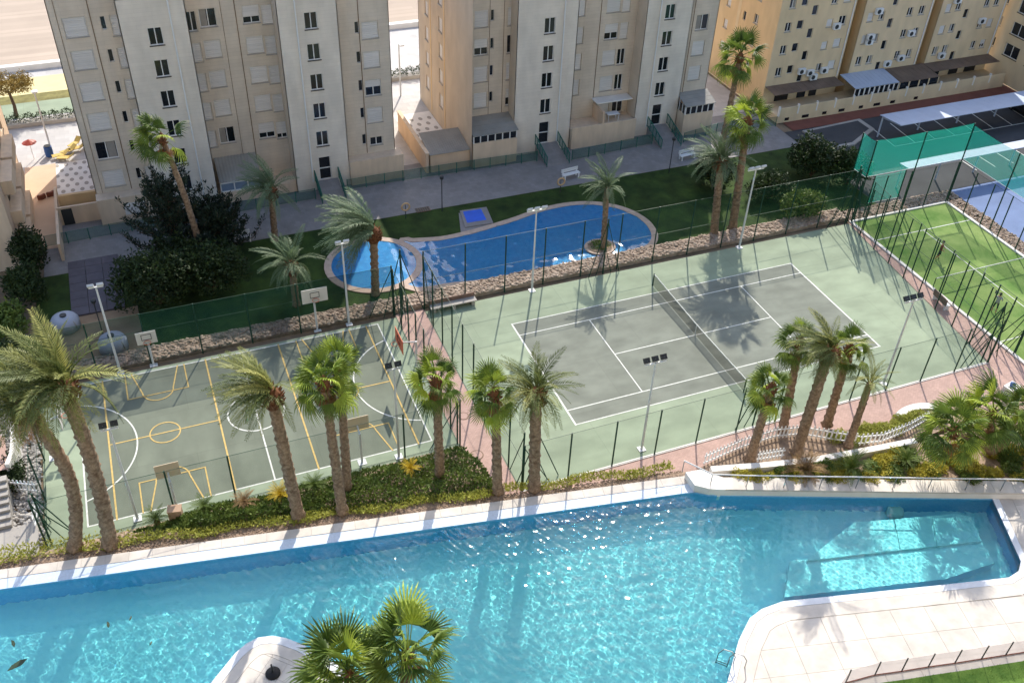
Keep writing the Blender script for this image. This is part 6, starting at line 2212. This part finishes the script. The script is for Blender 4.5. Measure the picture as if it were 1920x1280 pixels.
structure(MB().sheet(lwp[::-1], ZD + .02).build('lawn', mat('near_lawn', srgb(70, 104, 40), .95, col2=srgb(104, 134, 60), vscale=1.5, bump=.6, bscale=30)), 'small bright lawn behind the glass fence at lower right', 'lawn')
n = 16000
gx = RNG.uniform(-9.5, 6, n)
gy = RNG.uniform(-33, -27.5, n)
keep = np.array([in_poly((a, b), lwp) for a, b in zip(gx, gy)])
pts = np.stack([gx, gy, np.full(n, ZD + .02)], 1)[keep]
v, f = leaf_quads(pts, .07, 4, 1.2)
o = link('grass_blades', np_mesh('grass_blades', v, f), mat('grass_blade', srgb(92, 128, 50), .8, col2=srgb(126, 156, 70), vscale=1.2, transl=.2))
o['kind'] = 'stuff'
o['label'] = 'short grass on the small lawn at lower right'
o['category'] = 'grass'

# pool ladder rail at the corner of the lower deck
pl = thing('pool_ladder', 'steel pool ladder rails at the lower deck corner', 'ladder', (-12.1, -24.1, ZD))
for k in (-1, 1):
    e = Vector((.45, -.42, 0)).normalized() * .28 * k
    q = Vector((-.5, .45, 0))
    MB().tube([e - q * .6, e - q * .6 + Vector((0, 0, .55)), e - q * .3 + Vector((0, 0, .85)), e + q * .3 + Vector((0, 0, .85)), e + q * .6 + Vector((0, 0, .4)), e + q * .6 + Vector((0, 0, -.6))], .03, 6).build('rail', M_steel, pl)
for z in (-.25, -.5):
    MB().bar(Vector((-.3, .27, z)) + Vector((.2, -.19, 0)), Vector((-.3, .27, z)) - Vector((.2, -.19, 0)), .03, 5).build('rung', M_steel, pl)

um = thing('parasol_stand', 'black parasol stand with short tube on the peninsula deck', 'parasol stand', (*(-33.102, -16.899), ZD))
MB().tube([(0, 0, 0), (0, 0, .06), (0, 0, .12), (0, 0, .16)], [.36, .36, .28, .08], 18).build('base', M_black, um, True)
MB().bar((0, 0, .1), (0, 0, .75), .045, 8).build('tube', M_dark_metal, um)
MB().box(.03, .12, -.02, .02, .55, .62).build('clamp_screw', M_steel, um)

# pool fittings and drifting leaves
pf = thing('pool_inlet', 'round pale pool inlet under the water by the upper deck', 'pool fitting', (*(2.895, -18.359), ZF + .02))
MB().tube([(0, 0, 0), (0, 0, .5), (0, 0, .62), (0, 0, .64)], [.55, .5, .42, .15], 14).build('dome', M_white, pf, True)
lf = MB()
for (px, s) in (((-44.372, -12.113), .5), ((-44.536, -10.803), .25), ((-40.194, -11.281), .22), ((-39.132, -11.275), .15), ((-38.339, -13.108), .14)):
    o = thing('floating_leaf', 'dark leaf floating in the pool, ' + ('large one at the left edge', 'next to the large one', 'pair part in midwater', 'thin one near midwater', 'small one left of the peninsula')[int(s * 100) % 7 % 5 if False else [.5, .25, .22, .15, .14].index(s)], 'leaf', (px[0], px[1], ZW + .006), s * 7, 'floating leaves')
    mb = MB().add([(-s, 0, 0), (-s * .3, s * .35, .01), (s * .4, s * .28, .01), (s, .05, 0), (s * .4, -s * .25, .01), (-s * .4, -s * .32, .01)], [(0, 5, 4, 3, 2, 1)])
    mb.build('blade', mat('wet_leaf', srgb(50, 66, 48), .4, .2, 3), o)

# rest of the left edge: stairway, brick patio, awning
st = thing('garden_stairway', 'grey stone stairway with landings at the left edge', 'stairway', (0, 0, 0))
for k in range(7):
    MB().box(-48, -44.7, .35 - k * .42 - .40, .35 - k * .42, -.05, 1.45 - k * .17).build('step', M_conc, st)
MB().box(-48, -43.4, -5.6, -2.6, -.05, .22).build('landing', M_conc, st)
structure(MB().sheet([(-50, .8), (-44.6, .8), (-44.8, 3.6), (-46.5, 5.0), (-50, 5.2)], 1.46).build('brick_patio', M_brick_path), 'curved brick patio at the left edge', 'path')
aw = thing('patio_awning', 'white slatted awning over the patio at the left edge', 'awning', (-46.6, 4.4, 0))
for k in range(6):
    MB().add([(-2, -1.6 + k * .75, 2.9), (1.7, -1.6 + k * .75, 2.5), (1.7, -1.6 + k * .75 + .6, 2.5), (-2, -1.6 + k * .75 + .6, 2.9), (-2, -1.6 + k * .75, 2.95), (1.7, -1.6 + k * .75, 2.55), (1.7, -1.6 + k * .75 + .6, 2.55), (-2, -1.6 + k * .75 + .6, 2.95)],
             [(0, 3, 2, 1), (4, 5, 6, 7), (0, 1, 5, 4), (1, 2, 6, 5), (2, 3, 7, 6), (3, 0, 4, 7)]).build('slat', M_white, aw)
for (x, y) in ((1.6, -1.5), (1.6, 2.7), (-1.8, -1.5), (-1.8, 2.7)):
    MB().bar((x, y, 0), (x, y, 2.5 if x > 0 else 2.85), .06, 6).build('post', M_white, aw)
cwl = thing('patio_wall', 'curved white wall around the patio at the left edge', 'wall', (0, 0, 0))
arc = [(-44.35, 4.2), (-44.28, 3.0), (-44.35, 1.8), (-44.6, .9)]
for i in range(3):
    a, b = Vector(arc[i]), Vector(arc[i + 1])
    t = (b - a).normalized()
    n_ = Vector((-t.y, t.x)) * .12
    MB().prism([tuple(a - n_), tuple(a + n_), tuple(b + n_), tuple(b - n_)], 0, 1.75).build('wall_section', M_white, cwl)

# grey block bench by the far end of the brick path
gbk = thing('block_bench', 'long grey block bench by the far fence of tennis court', 'bench', (-15.2, 8.75, .012), 0.0)
MB().box(-1.75, 1.75, -.28, .28, .36, .44).build('seat', M_conc, gbk)
for sx in (-1.5, 0, 1.5):
    MB().box(sx - .12, sx + .12, -.24, .24, 0, .36).build('support', M_conc, gbk)
MB().box(-1.75, 1.75, .3, .36, .0, .75).build('back', mat('bench_brown', srgb(128, 104, 92), .8, .1, 2), gbk)
# bench by the padel gate
pbn = thing('padel_bench', 'white bench with brown back between tennis and padel courts', 'bench', (19.55, -2.9, .01), 1.45)
MB().box(-.8, .8, -.22, .22, .38, .44).build('seat', M_white_metal, pbn)
MB().box(-.8, .8, .2, .26, .44, .95).build('back', mat('bench_taupe', srgb(128, 108, 98), .8, .1, 2), pbn)
for sx in (-.7, .7):
    MB().box(sx - .05, sx + .05, -.2, .2, 0, .38).build('leg', M_white_metal, pbn)
# tree stake
sk = thing('tree_stake', 'wooden stake propping the hedge fan palm', 'stake', (*(-21.345, -7.417), .35))
MB().bar((0, 0, 0), (-.05, .1, 2.0), .045, 6).build('stake', mat('stake_wood', srgb(178, 140, 106), .9, .1, 3), sk)
MB().tube([(-.05, .1, 1.9), (-.3, .12, 1.92), (-.55, .1, 1.95)], .02, 4).build('strap', M_white_metal, sk)
# manhole covers on the brick path
for i, pxy in enumerate(((-18.706, -5.868), (-18.321, -2.341))):
    o = thing('manhole_cover', ('round manhole cover at near end of the brick path', 'round manhole cover halfway along the brick path')[i], 'manhole cover', (*pxy, .012), 0, 'manhole covers')
    MB().bar((0, 0, 0), (0, 0, .012), .42 if i == 0 else .34, 18).build('rim', M_joint, o)
    MB().bar((0, 0, .012), (0, 0, .018), .36 if i == 0 else .29, 18).build('plate', M_brick_path, o)
# hedge stump with tan box
tb_ = thing('cable_box', 'tan cable box among the hedge plants', 'box', (*(-36.237, -5.085), .35), -.2)
MB().box(-.35, .35, -.25, .25, 0, .75).build('body', mat('tan_box', srgb(178, 150, 126), .8, .08, 2), tb_)
MB().box(-.38, .38, -.28, .28, .75, .81).build('lid', mat('tan_box', srgb(178, 150, 126)), tb_)
wb_ = thing('white_crate', 'white crate with blue bag at the path corner by the padel court', 'crate', (*(17.151, -12.507), .01), .2)
MB().box(-.5, .5, -.35, .35, 0, .55).build('body', M_white, wb_)
bgd = MB().tube([(-.2, 0, .55), (0, .02, .7), (.25, 0, .58)], [.1, .2, .1], 8).build('bag', M_blue_p, wb_, True)

# ------------------------------------------------------------------ people
def person(label, x, y, rz, shirt, trousers, arm_up, racket, h=1.72):
    o = thing('person', label, 'person', (x, y, .014), rz, None)
    s = h / 1.75
    vs = [(0, 0, .95), (0, 0, 1.15), (0, -.01, 1.38), (0, -.02, 1.50), (0, -.03, 1.63), (0, -.03, 1.72),
          (.10, 0, .90), (.14, -.05, .50), (.16, .04, .09), (.16, -.12, .04),
          (-.10, 0, .90), (-.14, .06, .50), (-.15, .15, .09), (-.15, .02, .04),
          (.20, 0, 1.40), (.28, -.06, 1.15), (.30, -.24, .98 if not arm_up else 1.2), (.30, -.33, .96 if not arm_up else 1.24),
          (-.20, 0, 1.40), (-.28, -.06, 1.14), (-.24, -.26, 1.02), (-.22, -.35, 1.02)]
    ed = [(0, 1), (1, 2), (2, 3), (3, 4), (4, 5), (0, 6), (6, 7), (7, 8), (8, 9), (0, 10), (10, 11), (11, 12), (12, 13), (2, 14), (14, 15), (15, 16), (16, 17), (2, 18), (18, 19), (19, 20), (20, 21)]
    rad = [.15, .14, .16, .06, .10, .08, .10, .07, .05, .04, .10, .07, .05, .04, .07, .05, .038, .03, .07, .05, .038, .03]
    me = bpy.data.meshes.new('body')
    me.from_pydata([(a * s, b * s, c * s) for a, b, c in vs], ed, [])
    me.update()
    b = link('body', me, shirt, o)
    md = b.modifiers.new('skin', 'SKIN')
    sv = me.skin_vertices[0].data
    for i, r in enumerate(rad):
        sv[i].radius = (r * s, r * s * .85)
    sv[0].use_root = True
    sb = b.modifiers.new('sub', 'SUBSURF')
    sb.levels = 1
    sb.render_levels = 1
    dg_ = bpy.context.evaluated_depsgraph_get()
    m2 = bpy.data.meshes.new_from_object(b.evaluated_get(dg_))
    b.modifiers.clear()
    b.data = m2
    m2.materials.clear()
    for m in (shirt, trousers, M_skin):
        m2.materials.append(m)
    for p in m2.polygons:
        c = p.center / s
        p.use_smooth = True
        p.material_index = 2 if c.z > 1.47 else (0 if c.z > .93 and not (c.y < -.12 and abs(c.x) > .15) else (2 if c.z > .93 or c.z < .42 and c.z > .1 else 1))
    hm = MB().tube([(0, .0, 1.62 * s), (0, .0, 1.70 * s), (0, -.01, 1.78 * s), (0, -.02, 1.82 * s)], [.10 * s, .115 * s, .09 * s, .02], 9)
    hm.build('hair', M_hair, o, True)
    if racket:
        r = thing('padel_racket', racket, 'racket', (0, 0, 0))
        hx, hy, hz = .30 * s, -.34 * s, (1.24 if arm_up else .97) * s
        cr_, sr_ = math.cos(rz), math.sin(rz)
        r.location = (x + hx * cr_ - hy * sr_, y + hx * sr_ + hy * cr_, hz)
        r.rotation_euler = (0, 0, rz)
        MB().bar((0, .02, 0), (0, -.16, .06), .02, 6).build('grip', M_black, r)
        MB().obox((0, -.30, .12), ((1, 0, 0), Vector((0, -.9, .4)).normalized(), Vector((0, .4, .9)).normalized()), .12, .15, .02).build('head', M_black, r)
    return o
person('padel player in rust red top standing on the turf', 23.6, 2.1, .6, M_cloth_red, M_cloth_dark, False, None)
person('padel player in pale top swinging a racket near the cage', 22.75, -5.0, 2.2, M_cloth_grey, M_cloth_dark, True, 'dark padel racket held by the player in pale top')

# give every thing an origin at its own base
bpy.context.view_layer.update()
for o in list(COL.objects):
    if o.type == 'EMPTY' and o.parent is None and o.location.length < 1e-6 and o.children:
        lo = Vector((1e9, 1e9, 1e9))
        hi = -lo
        for c in o.children:
            if c.type == 'MESH':
                for q in c.bound_box:
                    w = c.matrix_world @ Vector(q)
                    lo = Vector(map(min, lo, w))
                    hi = Vector(map(max, hi, w))
        base_ = Vector(((lo.x + hi.x) / 2, (lo.y + hi.y) / 2, lo.z))
        for c in o.children:
            c.matrix_parent_inverse = Matrix.Translation(-base_)
        o.location = base_
